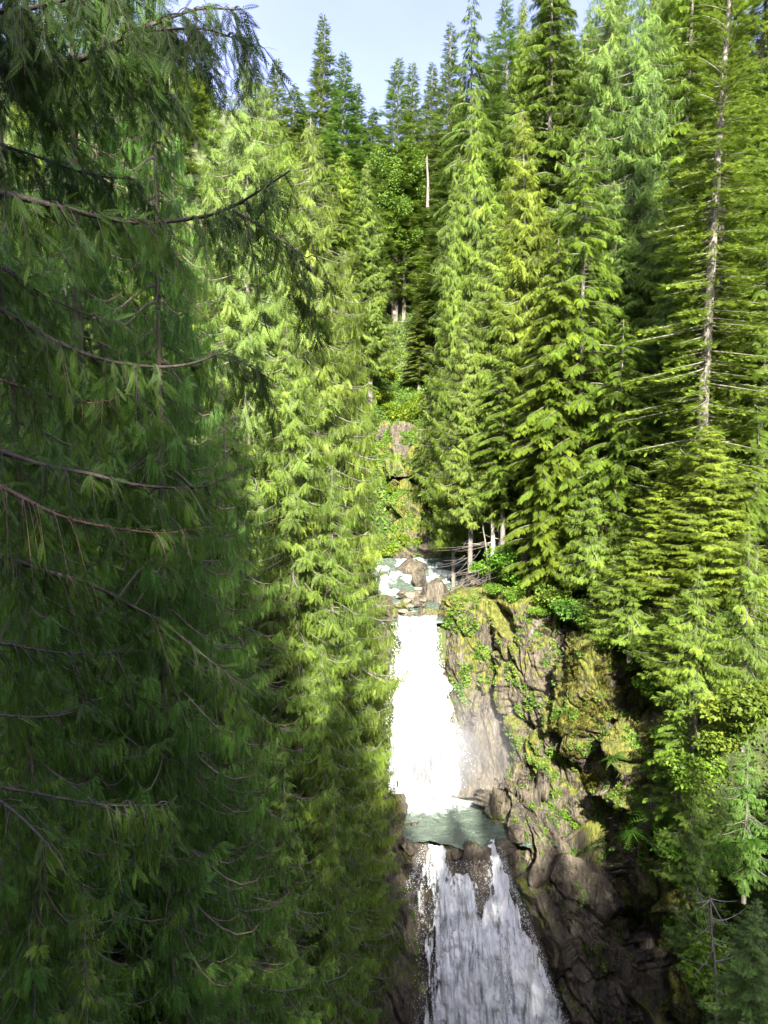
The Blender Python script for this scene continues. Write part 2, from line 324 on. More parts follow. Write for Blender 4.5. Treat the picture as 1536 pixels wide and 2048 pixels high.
# ------------------------------------------------------------------ boulders
def boulder(loc, size, seed, mat, label, peak=0., group=None, rz=0, moss=.1):
    n, m = 46, 60; th = np.linspace(0, np.pi, n); ph = np.linspace(0, 2 * np.pi, m, endpoint=False)
    TH, PH = np.meshgrid(th, ph, indexing='ij')
    d = np.stack([np.sin(TH) * np.cos(PH), np.sin(TH) * np.sin(PH), np.cos(TH)], -1)
    # facets: cut the ball with random planes
    rs = np.random.default_rng(seed); r = np.full(TH.shape, 1.25)
    for k in range(16 if peak else 11):
        q = nrm(rs.normal(size=3)); h = rs.uniform(.62, .95) if peak else rs.uniform(.8, 1.)
        c = d @ q; r = np.minimum(r, np.where(c > .05, h / np.maximum(c, .05), 9))
    r = r * (1 + .06 * fbm(d * 2 + seed, 4, seed)); P = d * r[..., None]
    P[..., 0:2] *= (1 - peak * np.clip((P[..., 2:3] + .6) / 1.8, 0, 1))
    mb = MB(); mb.add(P * np.array(size), grid_faces(n, m, True), moss)
    o = mb.build('boulder', mat, smooth=not peak); o.location = loc; o.rotation_euler = (0, 0, rz)
    tag(o, label, 'boulder', group); return o
def bl(px, py, Y, sx, sy, sz, seed, mat, label, peak=0., group=None, moss=.1):
    return boulder(tuple(at(px, py, Y)), (sx, sy, sz), seed, G[mat], label, peak, group, seed, moss)
bl(866, 1190, 58.5, 1.35, 1.3, 1.5, 3, 'rock', 'large pointed brown boulder standing in the stream above the falls', .62)
bl(838, 1160, 62, .9, .9, .85, 5, 'rock', 'dark jagged boulder behind and left of the pointed boulder', .3)
bl(822, 1140, 65.5, 1.6, 1.2, 1.2, 6, 'rock', 'broad dark boulder below the mossy face upstream', .2)
bl(938, 1172, 60, 1.9, 1.2, 1.0, 8, 'rock', 'dark low boulder between the rapid and the rock column', .1)
bl(820, 1229, 52.6, .45, .35, .22, 11, 'palerock', 'rounded tan boulder on the lip of the upper waterfall')
bl(826, 1192, 57, .6, .4, .25, 12, 'palerock', 'pale flat boulder on the gravel left of the pointed boulder')
bl(808, 1186, 58, .5, .4, .25, 13, 'boulder', 'small grey boulder above the pale flat one')
bl(842, 1232, 52.4, .3, .3, .12, 14, 'boulder', 'small dark boulder right of the tan one on the lip')
for i, (px, py, Y, s) in enumerate([(812, 1202, 55.5, .35), (832, 1205, 55.3, .3), (818, 1212, 54.5, .3), (845, 1210, 54.8, .28), (803, 1208, 55, .4), (838, 1184, 58.6, .35), (806, 1222, 53.4, .3), (853, 1228, 52.9, .25), (846, 1200, 56, .35)]):
    bl(px, py, Y, s, s, s * .5, 20 + i, 'boulder' if i % 2 else 'palerock', 'small wet cobble on the gravel bar left of the pointed boulder', 0, 'cobbles on the gravel bar')
bl(995, 1605, 45.3, .6, .6, 1.0, 41, 'boulder', 'pale angular boulder at the right edge of the pool', .3)
bl(780, 1668, 43.2, 1.1, .8, .9, 44, 'boulder', 'grey block of rock at the left end of the pool lip', .1, moss=.6)

for i, (px, py, sx, sz_, t_) in enumerate([(915, 1700, .55, .35, 'dark wedge of rock on the pool lip between the falling strands'), (958, 1705, .45, .4, 'dark knob of rock on the pool lip left of the thin strand'), (1012, 1692, .5, .45, 'brown rock on the pool lip right of the narrow strand'), (815, 1690, .5, .35, 'brown rock on the pool lip left of the first strand'), (838, 1694, .3, .25, 'small dark stone on the pool lip beside the first strand'), (1035, 1668, .6, .5, 'brown slab rock where the pool meets the right wall')]):
    bl(px, py, 42.6, sx, .7, sz_, 60 + i, 'rock', t_, .1, moss=-.1)
# ------------------------------------------------------------------ water
def sheet(rows, n, m, seed, amp, thick0=.35, edge=.5, name='waterfall', parent=None, top=.0, patch=.35):
    rows = np.array(rows, float); yy = np.linspace(rows[0, 0], rows[-1, 0], n)
    xl, xr, dd = [np.interp(yy, rows[:, 0], rows[:, k]) for k in (1, 2, 3)]
    k = np.ones(9) / 9; sm = lambda a: np.convolve(np.pad(a, 4, 'edge'), k, 'valid'); xl, xr, dd = sm(xl), sm(xr), sm(dd)
    s = np.linspace(0, 1, m); S_, Y_ = np.meshgrid(s, yy)
    jag = (9 * noise(np.stack([Y_ / 38, S_ * 3, S_ * 0 + seed], -1)) + 7 * noise(np.stack([Y_ / 13, S_ * 3, S_ * 0 + seed + 5], -1))) * (2 * np.abs(S_ - .5)) ** 1.5
    px = xl[:, None] + (xr - xl)[:, None] * S_ + jag
    D = dd[:, None] - .5 * np.sin(S_ * np.pi) * .7
    P = at(px, Y_, D)
    q = P * np.array([1.5, 1, .25]); P = P.copy(); P[..., 1] -= amp * (fbm(q * 1.4, 4, seed) + .5 * fbm(P * np.array([4, 1, .5]), 3, seed + 9, True) + .35 * fbm(P * np.array([3, 1, 1.6]), 4, seed + 4))
    e = np.minimum(S_, 1 - S_) * (xr - xl)[:, None] / 16
    tn = thick0 + .5 * np.clip(e * .8, 0, 1) - .5 + patch * fbm(P * np.array([.5, .3, .13]), 2, seed + 8)
    tn = tn - top * np.clip(1 - (Y_ - yy[0]) / 25, 0, 1)
    mb = MB(); mb.add(P, grid_faces(n, m), tn); o = mb.build(name, G['fall'], parent, smooth=True); return o
up = empty('waterfall', tuple(at(850, 1575, 49.2)))
def under(o, p):
    o.parent = p; o.matrix_parent_inverse = __import__('mathutils').Matrix.Translation(-p.location)
UR = [(1232, 792, 882, 52.0), (1245, 792, 880, 51.3), (1300, 788, 882, 50.6), (1400, 774, 897, 49.9), (1480, 764, 925, 49.5), (1540, 758, 948, 49.2), (1590, 752, 960, 48.9)]
under(sheet(UR, 220, 120, 1, .34, .5, name='water_sheet', patch=.32), up)
UR2 = [(a, b + 8, c - 8, d - .35) for a, b, c, d in UR]
under(sheet(UR2, 220, 120, 2, .4, .2, name='water_spray'), up)
tag(up, 'tall sunlit upper waterfall dropping into the green pool', 'waterfall')
lo = empty('waterfall', tuple(at(960, 2048, 39)))
for i, (rows, th) in enumerate([
    ([(1688, 850, 896, 43.0), (1705, 846, 898, 42.2), (1750, 826, 903, 41.6), (1785, 812, 912, 41.1), (1850, 836, 930, 40.6), (1950, 838, 950, 40), (2060, 836, 960, 39.4), (2300, 820, 990, 38)], .6),
    ([(1744, 905, 944, 41.9), (1770, 900, 948, 41.3), (1850, 896, 965, 40.6), (1950, 890, 1010, 39.9), (2060, 880, 1030, 39.2), (2300, 870, 1040, 38)], .78),
    ([(1700, 938, 950, 42.2), (1750, 941, 956, 41.8), (1830, 944, 966, 41.3), (1900, 930, 990, 40.6)], .45),
    ([(1683, 980, 992, 43.2), (1700, 982, 1000, 42.5), (1770, 984, 1022, 41.7), (1800, 972, 1036, 41.3), (1850, 950, 1058, 40.7), (1950, 935, 1094, 39.9), (2060, 920, 1136, 39.2), (2300, 900, 1210, 37.8)], .76),
    ([(1855, 900, 1050, 40.3), (1950, 870, 1085, 39.5), (2060, 855, 1120, 38.8), (2300, 850, 1180, 37.4)], .6)]):
    under(sheet(rows, 220, 110, 20 + i, .25, th, name='water_strand', patch=.3), lo)
tag(lo, 'broad lower waterfall splitting around dark rock at the bottom', 'waterfall')
# pool and stream surfaces
def water(name, x0, x1, y0, y1, zf, ff, label, n=240, m=200):
    X, Y = np.meshgrid(np.linspace(x0, x1, m), np.linspace(y0, y1, n)); p = np.stack([X, Y, X * 0], -1)
    fr_ = (1 - (Y - y0) / (y1 - y0)) ** 6; Y = Y + fr_ * (.55 * noise(p * 1.1 + 3) + .2 * noise(p * 3.1)); f = ff(X, Y); z = zf(X, Y) + (.05 + .13 * np.clip(f, 0, 1)) * fbm(p * np.array([1.3, 1.9, 1]), 4, 5)
    mb = MB(); mb.add(np.stack([X, Y, z], -1), grid_faces(n, m), f); tag(mb.build(name, G['pool'], smooth=True), label, kind='structure')
PZ = -22.6
bx, by = at(850, 1575, 49.3)[:2]
water('water', -4, 10, 42.6, 52, lambda X, Y: PZ + 0 * X, lambda X, Y: np.clip(1.05 - np.hypot((X - bx) * .62, (Y - 49.6) * .8) / 3.6, -.05, 1) + .1 * noise(np.stack([X / 1.5, Y / 1.5, X * 0], -1)), 'green pool between the two waterfalls')
def sz(X, Y): return np.interp(Y, [51.3, 53, 58, 61, 64, 68], [-11.75, -11.6, -11.45, -11.3, -10.6, -9.6])
def sf(X, Y): return np.interp(Y, [51.3, 52.2, 53.2, 57.5, 59.5, 66], [.4, .1, -.15, -.05, .3, .3]) + .4 * noise(np.stack([X / .7, Y / .9, X * 0], -1), 4) + .15 * noise(np.stack([X / .2, Y / .35, X * 0], -1), 6)
water('water', -2, 9, 51.4, 68, sz, sf, 'shallow stream feeding the upper waterfall')
# gravel bar
mb = MB(); X, Y = np.meshgrid(np.linspace(-1.5, 3.4, 70), np.linspace(52.6, 59.5, 70))
mb.add(np.stack([X, Y, -12.1 + .9 * np.clip(1 - (X + .2) / 3.4, 0, 1) + .15 * fbm(np.stack([X, Y, X * 0], -1) * 2.2, 4, 8)], -1), grid_faces(70, 70), .1)
tag(mb.build('gravel_bar', G['boulder']), 'gravel bar beside the stream', kind='structure')
# droplets thrown off the falls
mb = MB(); tet = np.array([[1, 1, 1], [-1, -1, 1], [-1, 1, -1], [1, -1, -1]]) * .6; tf = np.array([[0, 1, 2], [0, 3, 1], [0, 2, 3], [1, 3, 2]])
def drops(n, fn, s0, s1):
    P = fn(n); s = rng.uniform(s0, s1, n); Mx = np.eye(3)[None] * s[:, None, None]; Mx[:, 2] *= 1.8; mb.stamp(tet, tf, Mx, P, rng.uniform(.6, .9, n))
def fnA(n):
    t = rng.random(n) ** .7; i = np.array(UR); y = 1250 + t * 330; l = np.interp(y, i[:, 0], i[:, 1]); r = np.interp(y, i[:, 0], i[:, 2]); d = np.interp(y, i[:, 0], i[:, 3])
    return at(l + (r - l) * (rng.random(n) * 1.06 - .03), y, d - .5 - rng.random(n) * .7)
drops(5000, fnA, .01, .035)
def fnB(n):
    t = rng.random(n); y = 1720 + t * 420; l = np.interp(y, [1700, 1785, 1850, 2150], [830, 812, 836, 830]); r = np.interp(y, [1700, 1850, 2150], [1000, 1062, 1160])
    return at(l + (r - l) * (rng.random(n) * 1.04 - .02), y, np.interp(y, [1700, 2150], [41.2, 38.2]) - rng.random(n) * .6)
drops(5000, fnB, .008, .028)
def fnC(n):
    a_ = rng.uniform(0, 6.28, n); r_ = rng.random(n) ** .5 * 2.6; return np.stack([bx - .1 + np.cos(a_) * r_, 49.0 + np.sin(a_) * r_ * .5, PZ + rng.random(n) ** 2.5 * 1.7], -1)
drops(5500, fnC, .01, .035)
def fnD(n):
    y = 1690 + rng.random(n) * 430; sd_ = rng.choice([-1, 1], n); c_ = np.where(sd_ > 0, np.interp(y, [1690, 1770, 1800, 1850, 1950, 2060, 2300], [996, 1022, 1036, 1058, 1094, 1136, 1210]), np.interp(y, [1690, 1750, 1785, 1850, 2300], [850, 826, 812, 834, 825]))
    return at(c_ + rng.normal(size=n) * 5, y, np.interp(y, [1690, 2120], [42, 38.4]) - rng.random(n) * .4)
drops(3500, fnD, .008, .02)
m_, nt_, N_, L_ = M('droplets'); p_ = N_('BsdfPrincipled', i_Roughness=.5); p_.inputs['Base Color'].default_value = (.9, .93, .95, 1); o_ = N_('OutputMaterial'); L_(p_.outputs[0], o_.inputs[0])
tag(mb.build('spray', m_), 'white droplets flying off the two waterfalls', 'spray', kind='stuff')

m_, nt_, N_, L_ = M('mist'); pv = N_('VolumePrincipled', i_Density=.16); pv.inputs['Color'].default_value = (.95, .97, 1, 1); o_ = N_('OutputMaterial'); L_(pv.outputs[0], o_.inputs['Volume'])
def mist(px, py, Y, sx, sy, sz_, den, label):
    me = bpy.data.meshes.new('mist'); b = bmesh.new(); bmesh.ops.create_icosphere(b, subdivisions=3, radius=1); b.to_mesh(me); b.free(); o = bpy.data.objects.new('mist', me); COL.objects.link(o)
    o.location = tuple(at(px, py, Y)); o.scale = (sx, sy, sz_); mm = m_.copy(); mm.node_tree.nodes['Principled Volume'].inputs['Density'].default_value = den; me.materials.append(mm); tag(o, label, kind='stuff')
for k_ in range(5):
    mist(862 + 3 * k_, 1540 - 6 * k_, 48.6, 1.3 + .45 * k_, .8 + .3 * k_, .9 + .42 * k_, .13, 'spray mist at the foot of the upper waterfall')
for k_ in range(5):
    mist(900 + 6 * k_, 1540 - 10 * k_, 47.8, 1.8 + .8 * k_, 1. + .4 * k_, 1.5 + .75 * k_, .02, 'thin mist hanging in the bowl of the upper waterfall')
# ------------------------------------------------------------------ leaf shapes
def kite(p, d, l, w, up=(0, 0, 1)):
    p = np.asarray(p, float); d = nrm(d); s = nrm(np.cross(d, up))
    return [p, p + d * l * .45 + s * w, p + d * l, p + d * l * .45 - s * w]
def frond(pairs, width, ang, kw, curve=.2, tipdrop=.25, n2=0):
    v = []; f = []; tt = []
    def add(q, a, b):
        i = len(v); v.extend(q); f.extend([[i, i + 1, i + 2], [i, i + 2, i + 3]]); tt.extend([a, (a + b) / 2, b, (a + b) / 2])
    ax = lambda t: np.array([t, 0, -curve * t * t])
    for k in range(pairs):
        t = .08 + .86 * k / (pairs - 1); l = width * (math.sin(math.pi * min(1, (t * .8 + .16)) ** .9) ** .8)
        for sgn in (-1, 1):
            a = ang * (1 - .25 * t); d = np.array([math.cos(a), sgn * math.sin(a), -tipdrop - .3 * curve * t])
            p0 = ax(min(1, t + (.5 / pairs if sgn > 0 else 0)))
            if n2:
                for j in range(n2):
                    u = (j + .6) / n2
                    for s2 in (-1, 1):
                        a2 = a * sgn + s2 * .6; dd = np.array([math.cos(a2), math.sin(a2), -tipdrop])
                        add(kite(p0 + nrm(d) * l * u, dd, l * .42 * (1.1 - u * .6), kw * .55), -.1 + .2 * t, .12 * t + .15 * u)
                add(kite(p0, d, l, kw * .35), -.1, .15 * t)
            else: add(kite(p0, d, l, kw), -.1, .18 * t + .05)
    add(kite(ax(0), np.array([1, 0, -curve]), 1.06, kw * .6), -.15, .2)
    return np.array(v), np.array(f), np.array(tt)
FR_CEDAR = frond(6, .32, R(42), .038, .38, .3)
FR_WEEP = frond(5, .30, R(36), .038, .25, .2)
FR_HEM = frond(6, .36, R(52), .045, .3, .15)
FR_FIR = frond(7, .32, R(48), .04, -.1, .0)
FR_FINE = frond(9, .27, R(38), .03, .25, .25, 2)
FR_NEAR = frond(8, .26, R(36), .028, .3, .25)
FR_MID = frond(6, .28, R(36), .034, .3, .3)
def frames(D, Nv):
    X = nrm(D); Y = nrm(np.cross(Nv, X)); Z = np.cross(X, Y); return np.stack([X, Y, Z], -1)

# ------------------------------------------------------------------ conifers
def conifer(key, kind, H, Rd, base, nb, per_m, ss, seed, sparse=0.):
    """returns crown, branch and trunk builders of one conifer standing at the origin"""
    r = np.random.default_rng(seed); cr = MB(); tr = MB(); br = tr
    lean = r.normal(size=2) * .012 * H
    axis = lambda z: np.array([lean[0] * (z / H) ** 2, lean[1] * (z / H) ** 2, z])
    zz = np.linspace(-1.5, H, 14); r0 = .009 * H + .08
    tr.tube([axis(max(z, 0)) if z > 0 else (0, 0, z) for z in zz], r0 * np.clip(1 - zz / H, .03, 1.1) ** .8, 9)
    P, D, Nn, Sc, Ti = [], [], [], [], []
    for k in range(nb):
        t = (k + r.random()) / nb; hz = H * (base + (1 - base) * t)
        if kind == 'fir': prof = (1 - t) ** .85 * (.75 + .25 * min(1, t * 6)) + .05
        elif kind == 'hem': prof = (1 - t) ** .6 * (.8 + .2 * min(1, t * 5)) + .04
        elif kind == 'weep': prof = (1 - t ** 2.2) ** .8 * (.72 + .28 * min(1, t * 4)) + .04
        else: prof = (1 - t ** 1.35) ** .85 * (.72 + .28 * min(1, t * 4)) + .05
        az = k * 2.399963 + r.normal() * .5
        L = Rd * prof * r.uniform(.62, 1.12) * (1 + .3 * float(noise(np.array([[math.cos(az) * 1.2, math.sin(az) * 1.2, hz / 3.2]]) + seed, seed)[0]))
        if r.random() < sparse: L *= .5
        o = np.array([math.cos(az), math.sin(az), 0]); b0 = axis(hz)
        n = 8; u = np.linspace(0, 1, n)
        if kind in ('cedar', 'weep', 'fine'): dz = L * (.1 * u - .62 * u ** 1.6 + .42 * u ** 4)
        elif kind == 'hem': dz = L * (.18 * u - .36 * u ** 2)
        else: dz = L * (.22 * u - .12 * u ** 2) * (1.2 if t > .6 else .1) - (L * .18 * u if t < .6 else 0)
        wig = r.normal(size=2) * .06 * L; sd = np.array([-o[1], o[0], 0])
        pts = b0 + o * (L * u)[:, None] + sd * (wig[0] * u ** 2 + wig[1] * np.sin(u * 4))[:, None] + np.array([0, 0, 1.]) * dz[:, None]
        br.tube(pts, (.012 + .011 * L) * (1 - .85 * u), 3)
        if key in ('fine', 'fine2', 'weep', 'weep2'):
            for j in range(5 if key[0] == 'f' else 2):
                g0 = pts[r.integers(2, n - 1)]; sd2 = sd * r.choice([-1, 1]); u3 = np.linspace(0, 1, 5)[:, None]; L3 = L * r.uniform(.2, .45)
                br.tube(g0 + (o * .6 + sd2 * r.uniform(.3, 1.)) * L3 * u3 + np.array([0, 0, 1.]) * L3 * (r.uniform(.1, .5) * u3 ** 3 - r.uniform(.3, .9) * u3), np.linspace(.011, .004, 5), 3)
        m = int(L * per_m * r.uniform(.8, 1.2)) + 3
        uu = r.random(m) ** .75 * .92 + .08
        if kind in ('hem', 'fir'): uu = r.random(m) ** .7 * .9 + .1
        idx = uu * (n - 1); i0 = np.minimum(idx.astype(int), n - 2); f = (idx - i0)[:, None]
        pp = pts[i0] * (1 - f) + pts[i0 + 1] * f; Tn = nrm(pts[i0 + 1] - pts[i0])
        sg = np.where(r.random(m) < .5, -1, 1)[:, None]; S_ = np.cross(Tn, [0, 0, 1.]); Z = np.array([0, 0, 1.])
        rn = r.normal(size=(m, 3)) * .22
        lat = r.random(m)[:, None] * L * (.22 if kind != 'hem' else .2) * (1.15 - uu[:, None])
        pp = pp + S_ * sg * lat - Z * lat * (.25 if kind == 'hem' else .45)
        if kind == 'weep': d = S_ * sg * .35 + Tn * .4 - Z * r.uniform(.3, 1.9, (m, 1)) + rn * 1.5; nv = Tn * .9 + Z * .35 + r.normal(size=(m, 3)) * .35
        elif kind in ('cedar', 'fine'): d = S_ * sg * .6 + Tn * .75 - Z * r.uniform(.15, 1.1, (m, 1)) + rn; nv = Z * .8 + o * .55 + r.normal(size=(m, 3)) * .3
        elif kind == 'hem': d = S_ * sg * .7 + Tn * .7 - Z * r.uniform(.0, .35, (m, 1)) + rn * .7; nv = Z + r.normal(size=(m, 3)) * .2
        else: d = S_ * sg * .7 + Tn * .7 + Z * r.uniform(-.2, .2, (m, 1)) + rn * .8; nv = Z + r.normal(size=(m, 3)) * .3
        P.append(pp); D.append(d); Nn.append(nv); Sc.append(ss * r.uniform(.6, 1.25, m) * (.55 + .45 * min(1, L / (Rd * .45))))
        Ti.append(np.clip(.42 + r.normal() * .1 + r.normal(size=m) * .09 + .12 * (uu - .6), .08, .9))
    # leader
    m = 26; z_ = H * (1 - .05 * r.random(m)); P.append(np.array([axis(q) for q in z_])); D.append(np.stack([r.normal(size=m) * .5, r.normal(size=m) * .5, np.full(m, .35 if kind != 'weep' else -.2)], -1)); Nn.append(r.normal(size=(m, 3))); Sc.append(np.full(m, ss * .45)); Ti.append(np.full(m, .55))
    P, D, Nn, Sc, Ti = [np.concatenate(a) for a in (P, D, Nn, Sc, Ti)]
    T_ = {'cedar': FR_CEDAR, 'weep': FR_WEEP, 'hem': FR_HEM, 'fir': FR_FIR, 'fine': FR_MID}[kind]
    cr.stamp(T_[0], T_[1], frames(D, Nn) * Sc[:, None, None], P, Ti, T_[2])
    return cr, br, tr
VAR = {}
def proto(key, kind, H, Rd, base, nb, per_m, ss, seed, leaf, bark='bark', sparse=0.):
    cr, br, tr = conifer(key, kind, H, Rd, base, nb, per_m, ss, seed, sparse)
    VAR[key] = (H, Rd, cr.build('crown', G[leaf]), tr.build('trunk', G[bark], smooth=True))
    for o in VAR[key][2:]: COL.objects.unlink(o)
proto('cedar', 'cedar', 30, 4.6, .12, 440, 30, .48, 101, 'cedar')
proto('cedar2', 'cedar', 30, 4.6, .16, 400, 30, .5, 102, 'cedar', sparse=.15)
proto('weep', 'weep', 34, 4.6, .06, 460, 34, .46, 103, 'cedar')
proto('weep2', 'weep', 34, 4.6, .06, 460, 36, .43, 104, 'cedar')
proto('hem', 'hem', 28, 4.4, .12, 400, 46, .4, 105, 'hem', sparse=.25)
proto('hem2', 'hem', 24, 4.4, .25, 230, 50, .38, 106, 'hem', sparse=.3)
proto('fir', 'fir', 28, 3.8, .1, 340, 16, .7, 107, 'fir', sparse=.1)
proto('tallfir', 'fir', 42, 4.6, .3, 400, 44, .38, 108, 'hem', sparse=.35)
proto('young', 'cedar', 9, 2.6, .04, 130, 56, .28, 109, 'cedar')
proto('young2', 'hem', 9, 2.6, .04, 100, 70, .27, 110, 'hem')
proto('fine', 'fine', 26, 3.9, .03, 300, 52, .28, 111, 'cedar', 'twig')
proto('fine2', 'weep', 26, 3.9, .03, 300, 54, .28, 112, 'cedar', 'twig')
TREES = []
def tree(key, px, top, Y, Rd, label, name='cedar', col=(1, 1, 1), group=None, bright=1., zb=None, cat='tree', X=None, ztop=None, by=None):
    p = at(px, top, Y); x = p[0] if X is None else X; z1 = p[2] if ztop is None else ztop
    z0 = T1(x, Y) - .2 if by is None else at(px, by, Y)[2]
    H0, R0, c, t = VAR[key]; H = max(z1 - z0, 1.5)
    root = empty(name, (x, Y, z0), random.random() * 6.28); tag(root, label, cat, group)
    for s_ in (c, t):
        o = s_.copy(); COL.objects.link(o); o.parent = root
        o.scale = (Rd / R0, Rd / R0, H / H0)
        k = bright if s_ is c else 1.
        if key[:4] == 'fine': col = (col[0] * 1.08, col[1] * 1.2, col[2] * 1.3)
        if Y > 85: col = (col[0] * 1.18, col[1] * 1.12, col[2])  # far crowns brightened in colour, standing in for haze
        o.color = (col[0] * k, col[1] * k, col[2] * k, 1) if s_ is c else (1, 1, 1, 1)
    TREES.append((x, Y, Rd)); return root
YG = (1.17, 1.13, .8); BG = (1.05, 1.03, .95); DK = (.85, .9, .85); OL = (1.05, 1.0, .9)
LB = 'sunlit weeping cedars on the left bank'
# --- left bank, sunlit
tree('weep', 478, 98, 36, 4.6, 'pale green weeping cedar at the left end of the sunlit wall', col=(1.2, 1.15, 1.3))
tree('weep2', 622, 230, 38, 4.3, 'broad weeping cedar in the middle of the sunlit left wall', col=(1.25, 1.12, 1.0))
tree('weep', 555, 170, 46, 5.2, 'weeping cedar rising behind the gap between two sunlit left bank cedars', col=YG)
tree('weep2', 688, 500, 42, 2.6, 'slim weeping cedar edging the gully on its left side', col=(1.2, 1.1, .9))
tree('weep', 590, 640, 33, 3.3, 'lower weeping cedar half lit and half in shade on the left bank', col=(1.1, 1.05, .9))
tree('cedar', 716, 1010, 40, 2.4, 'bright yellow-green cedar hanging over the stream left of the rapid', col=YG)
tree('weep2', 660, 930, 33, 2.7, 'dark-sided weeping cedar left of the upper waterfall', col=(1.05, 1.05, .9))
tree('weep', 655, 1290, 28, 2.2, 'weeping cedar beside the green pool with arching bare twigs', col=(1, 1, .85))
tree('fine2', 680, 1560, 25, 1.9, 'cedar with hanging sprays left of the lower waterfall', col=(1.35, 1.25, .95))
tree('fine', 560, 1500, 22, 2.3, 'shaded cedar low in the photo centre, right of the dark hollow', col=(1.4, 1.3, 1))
# --- left foreground in shade, deepened by darker crown colours at the upper left
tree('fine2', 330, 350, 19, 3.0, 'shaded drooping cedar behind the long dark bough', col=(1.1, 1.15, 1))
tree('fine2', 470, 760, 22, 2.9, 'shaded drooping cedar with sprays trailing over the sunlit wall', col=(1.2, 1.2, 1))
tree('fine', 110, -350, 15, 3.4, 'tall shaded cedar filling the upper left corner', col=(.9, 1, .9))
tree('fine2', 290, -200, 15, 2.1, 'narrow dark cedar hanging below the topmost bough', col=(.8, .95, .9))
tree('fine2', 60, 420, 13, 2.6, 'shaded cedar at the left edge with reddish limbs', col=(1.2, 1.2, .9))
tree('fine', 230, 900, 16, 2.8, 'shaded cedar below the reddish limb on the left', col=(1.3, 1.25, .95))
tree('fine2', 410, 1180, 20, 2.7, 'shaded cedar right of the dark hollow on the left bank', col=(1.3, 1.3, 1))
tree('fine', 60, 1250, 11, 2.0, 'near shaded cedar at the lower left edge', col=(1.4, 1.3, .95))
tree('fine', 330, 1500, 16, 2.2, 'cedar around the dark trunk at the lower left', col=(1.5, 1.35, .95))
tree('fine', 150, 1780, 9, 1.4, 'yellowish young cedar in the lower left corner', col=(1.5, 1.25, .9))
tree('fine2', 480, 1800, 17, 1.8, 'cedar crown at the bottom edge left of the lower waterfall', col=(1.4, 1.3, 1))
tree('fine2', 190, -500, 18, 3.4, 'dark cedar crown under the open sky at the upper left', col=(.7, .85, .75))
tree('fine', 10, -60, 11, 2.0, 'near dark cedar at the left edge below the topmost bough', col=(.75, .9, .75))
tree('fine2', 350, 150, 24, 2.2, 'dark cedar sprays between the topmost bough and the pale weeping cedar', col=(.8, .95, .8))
# --- skyline
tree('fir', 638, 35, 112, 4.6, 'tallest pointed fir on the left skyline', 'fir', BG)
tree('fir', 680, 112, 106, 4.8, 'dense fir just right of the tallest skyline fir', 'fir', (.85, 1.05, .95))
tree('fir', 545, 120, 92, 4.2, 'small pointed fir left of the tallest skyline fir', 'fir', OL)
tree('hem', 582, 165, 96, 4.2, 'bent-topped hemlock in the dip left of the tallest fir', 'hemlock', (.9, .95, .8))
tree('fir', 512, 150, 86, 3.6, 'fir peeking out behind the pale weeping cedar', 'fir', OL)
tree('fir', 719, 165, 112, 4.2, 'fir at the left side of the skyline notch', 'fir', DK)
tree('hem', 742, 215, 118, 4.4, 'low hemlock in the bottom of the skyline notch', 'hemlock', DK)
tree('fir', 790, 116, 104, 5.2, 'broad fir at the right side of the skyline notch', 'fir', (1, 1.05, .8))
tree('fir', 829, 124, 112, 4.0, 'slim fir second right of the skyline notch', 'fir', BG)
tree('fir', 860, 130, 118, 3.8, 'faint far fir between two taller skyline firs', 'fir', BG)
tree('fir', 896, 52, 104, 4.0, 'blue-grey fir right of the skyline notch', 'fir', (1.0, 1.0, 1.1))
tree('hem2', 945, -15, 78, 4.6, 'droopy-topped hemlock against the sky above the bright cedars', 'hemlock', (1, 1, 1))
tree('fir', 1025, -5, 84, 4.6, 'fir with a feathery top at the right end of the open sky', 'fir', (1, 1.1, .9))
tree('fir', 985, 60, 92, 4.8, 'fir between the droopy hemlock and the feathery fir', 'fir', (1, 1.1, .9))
# --- middle: trees around the gully
tree('hem', 655, 290, 78, 5.0, 'hemlock on the far slope above the left bank cedars', 'hemlock', OL)
tree('hem', 570, 300, 74, 4.8, 'yellowish hemlock on the far slope left of the gully', 'hemlock', YG)
tree('cedar2', 740, 330, 84, 3.6, 'small cedar on the far slope above the gully', col=OL)
tree('fir', 905, 215, 90, 4.8, 'dark fir behind the snag on the far slope', 'fir', DK)
tree('cedar', 868, 470, 96, 3.6, 'cedar right of the shaded gap in the gully', col=YG)
tree('hem', 838, 600, 90, 2.4, 'small hemlock growing low in the gully', 'hemlock', (1, .9, .8))
tree('young2', 858, 800, 72, 2.0, 'young hemlock beside the pale gully outcrop', 'hemlock', OL, by=960)
# --- right bank
tree('cedar', 955, 160, 66, 4.0, 'bright yellow-green cedar under the droopy hemlock', col=YG)
tree('cedar2', 912, 440, 62, 2.3, 'bright cedar edging the gully on its right side', col=YG)
tree('cedar', 1062, 222, 58, 4.2, 'vivid yellow-green cedar with a narrow pointed top', col=(1.45, 1.22, .8), by=1090)
tree('cedar', 1000, 420, 58, 3.9, 'dense green cedar below and left of the pointed yellow-green one', col=(1.2, 1.12, .9), by=1110)
tree('cedar2', 945, 600, 57, 2.5, 'cedar leaning over the stream with pale drooping sprays', col=(1.3, 1.15, 1.1), by=1120)
tree('hem', 1108, -180, 74, 6.0, 'big olive hemlock reaching the top edge right of the sky', 'hemlock', OL)
tree('weep2', 1228, -120, 64, 5.6, 'tall blue-green cedar right of the big olive hemlock', col=(1.05, 1.08, 1.05))
tree('weep', 1300, -60, 60, 5.0, 'blue-green drooping cedar with its bare trunk showing in gaps', col=(1., 1.06, 1.05))
tree('cedar', 1250, 360, 56, 4.2, 'blue-green cedar standing in front of the two tall drooping ones', col=(1.05, 1.08, 1.0))
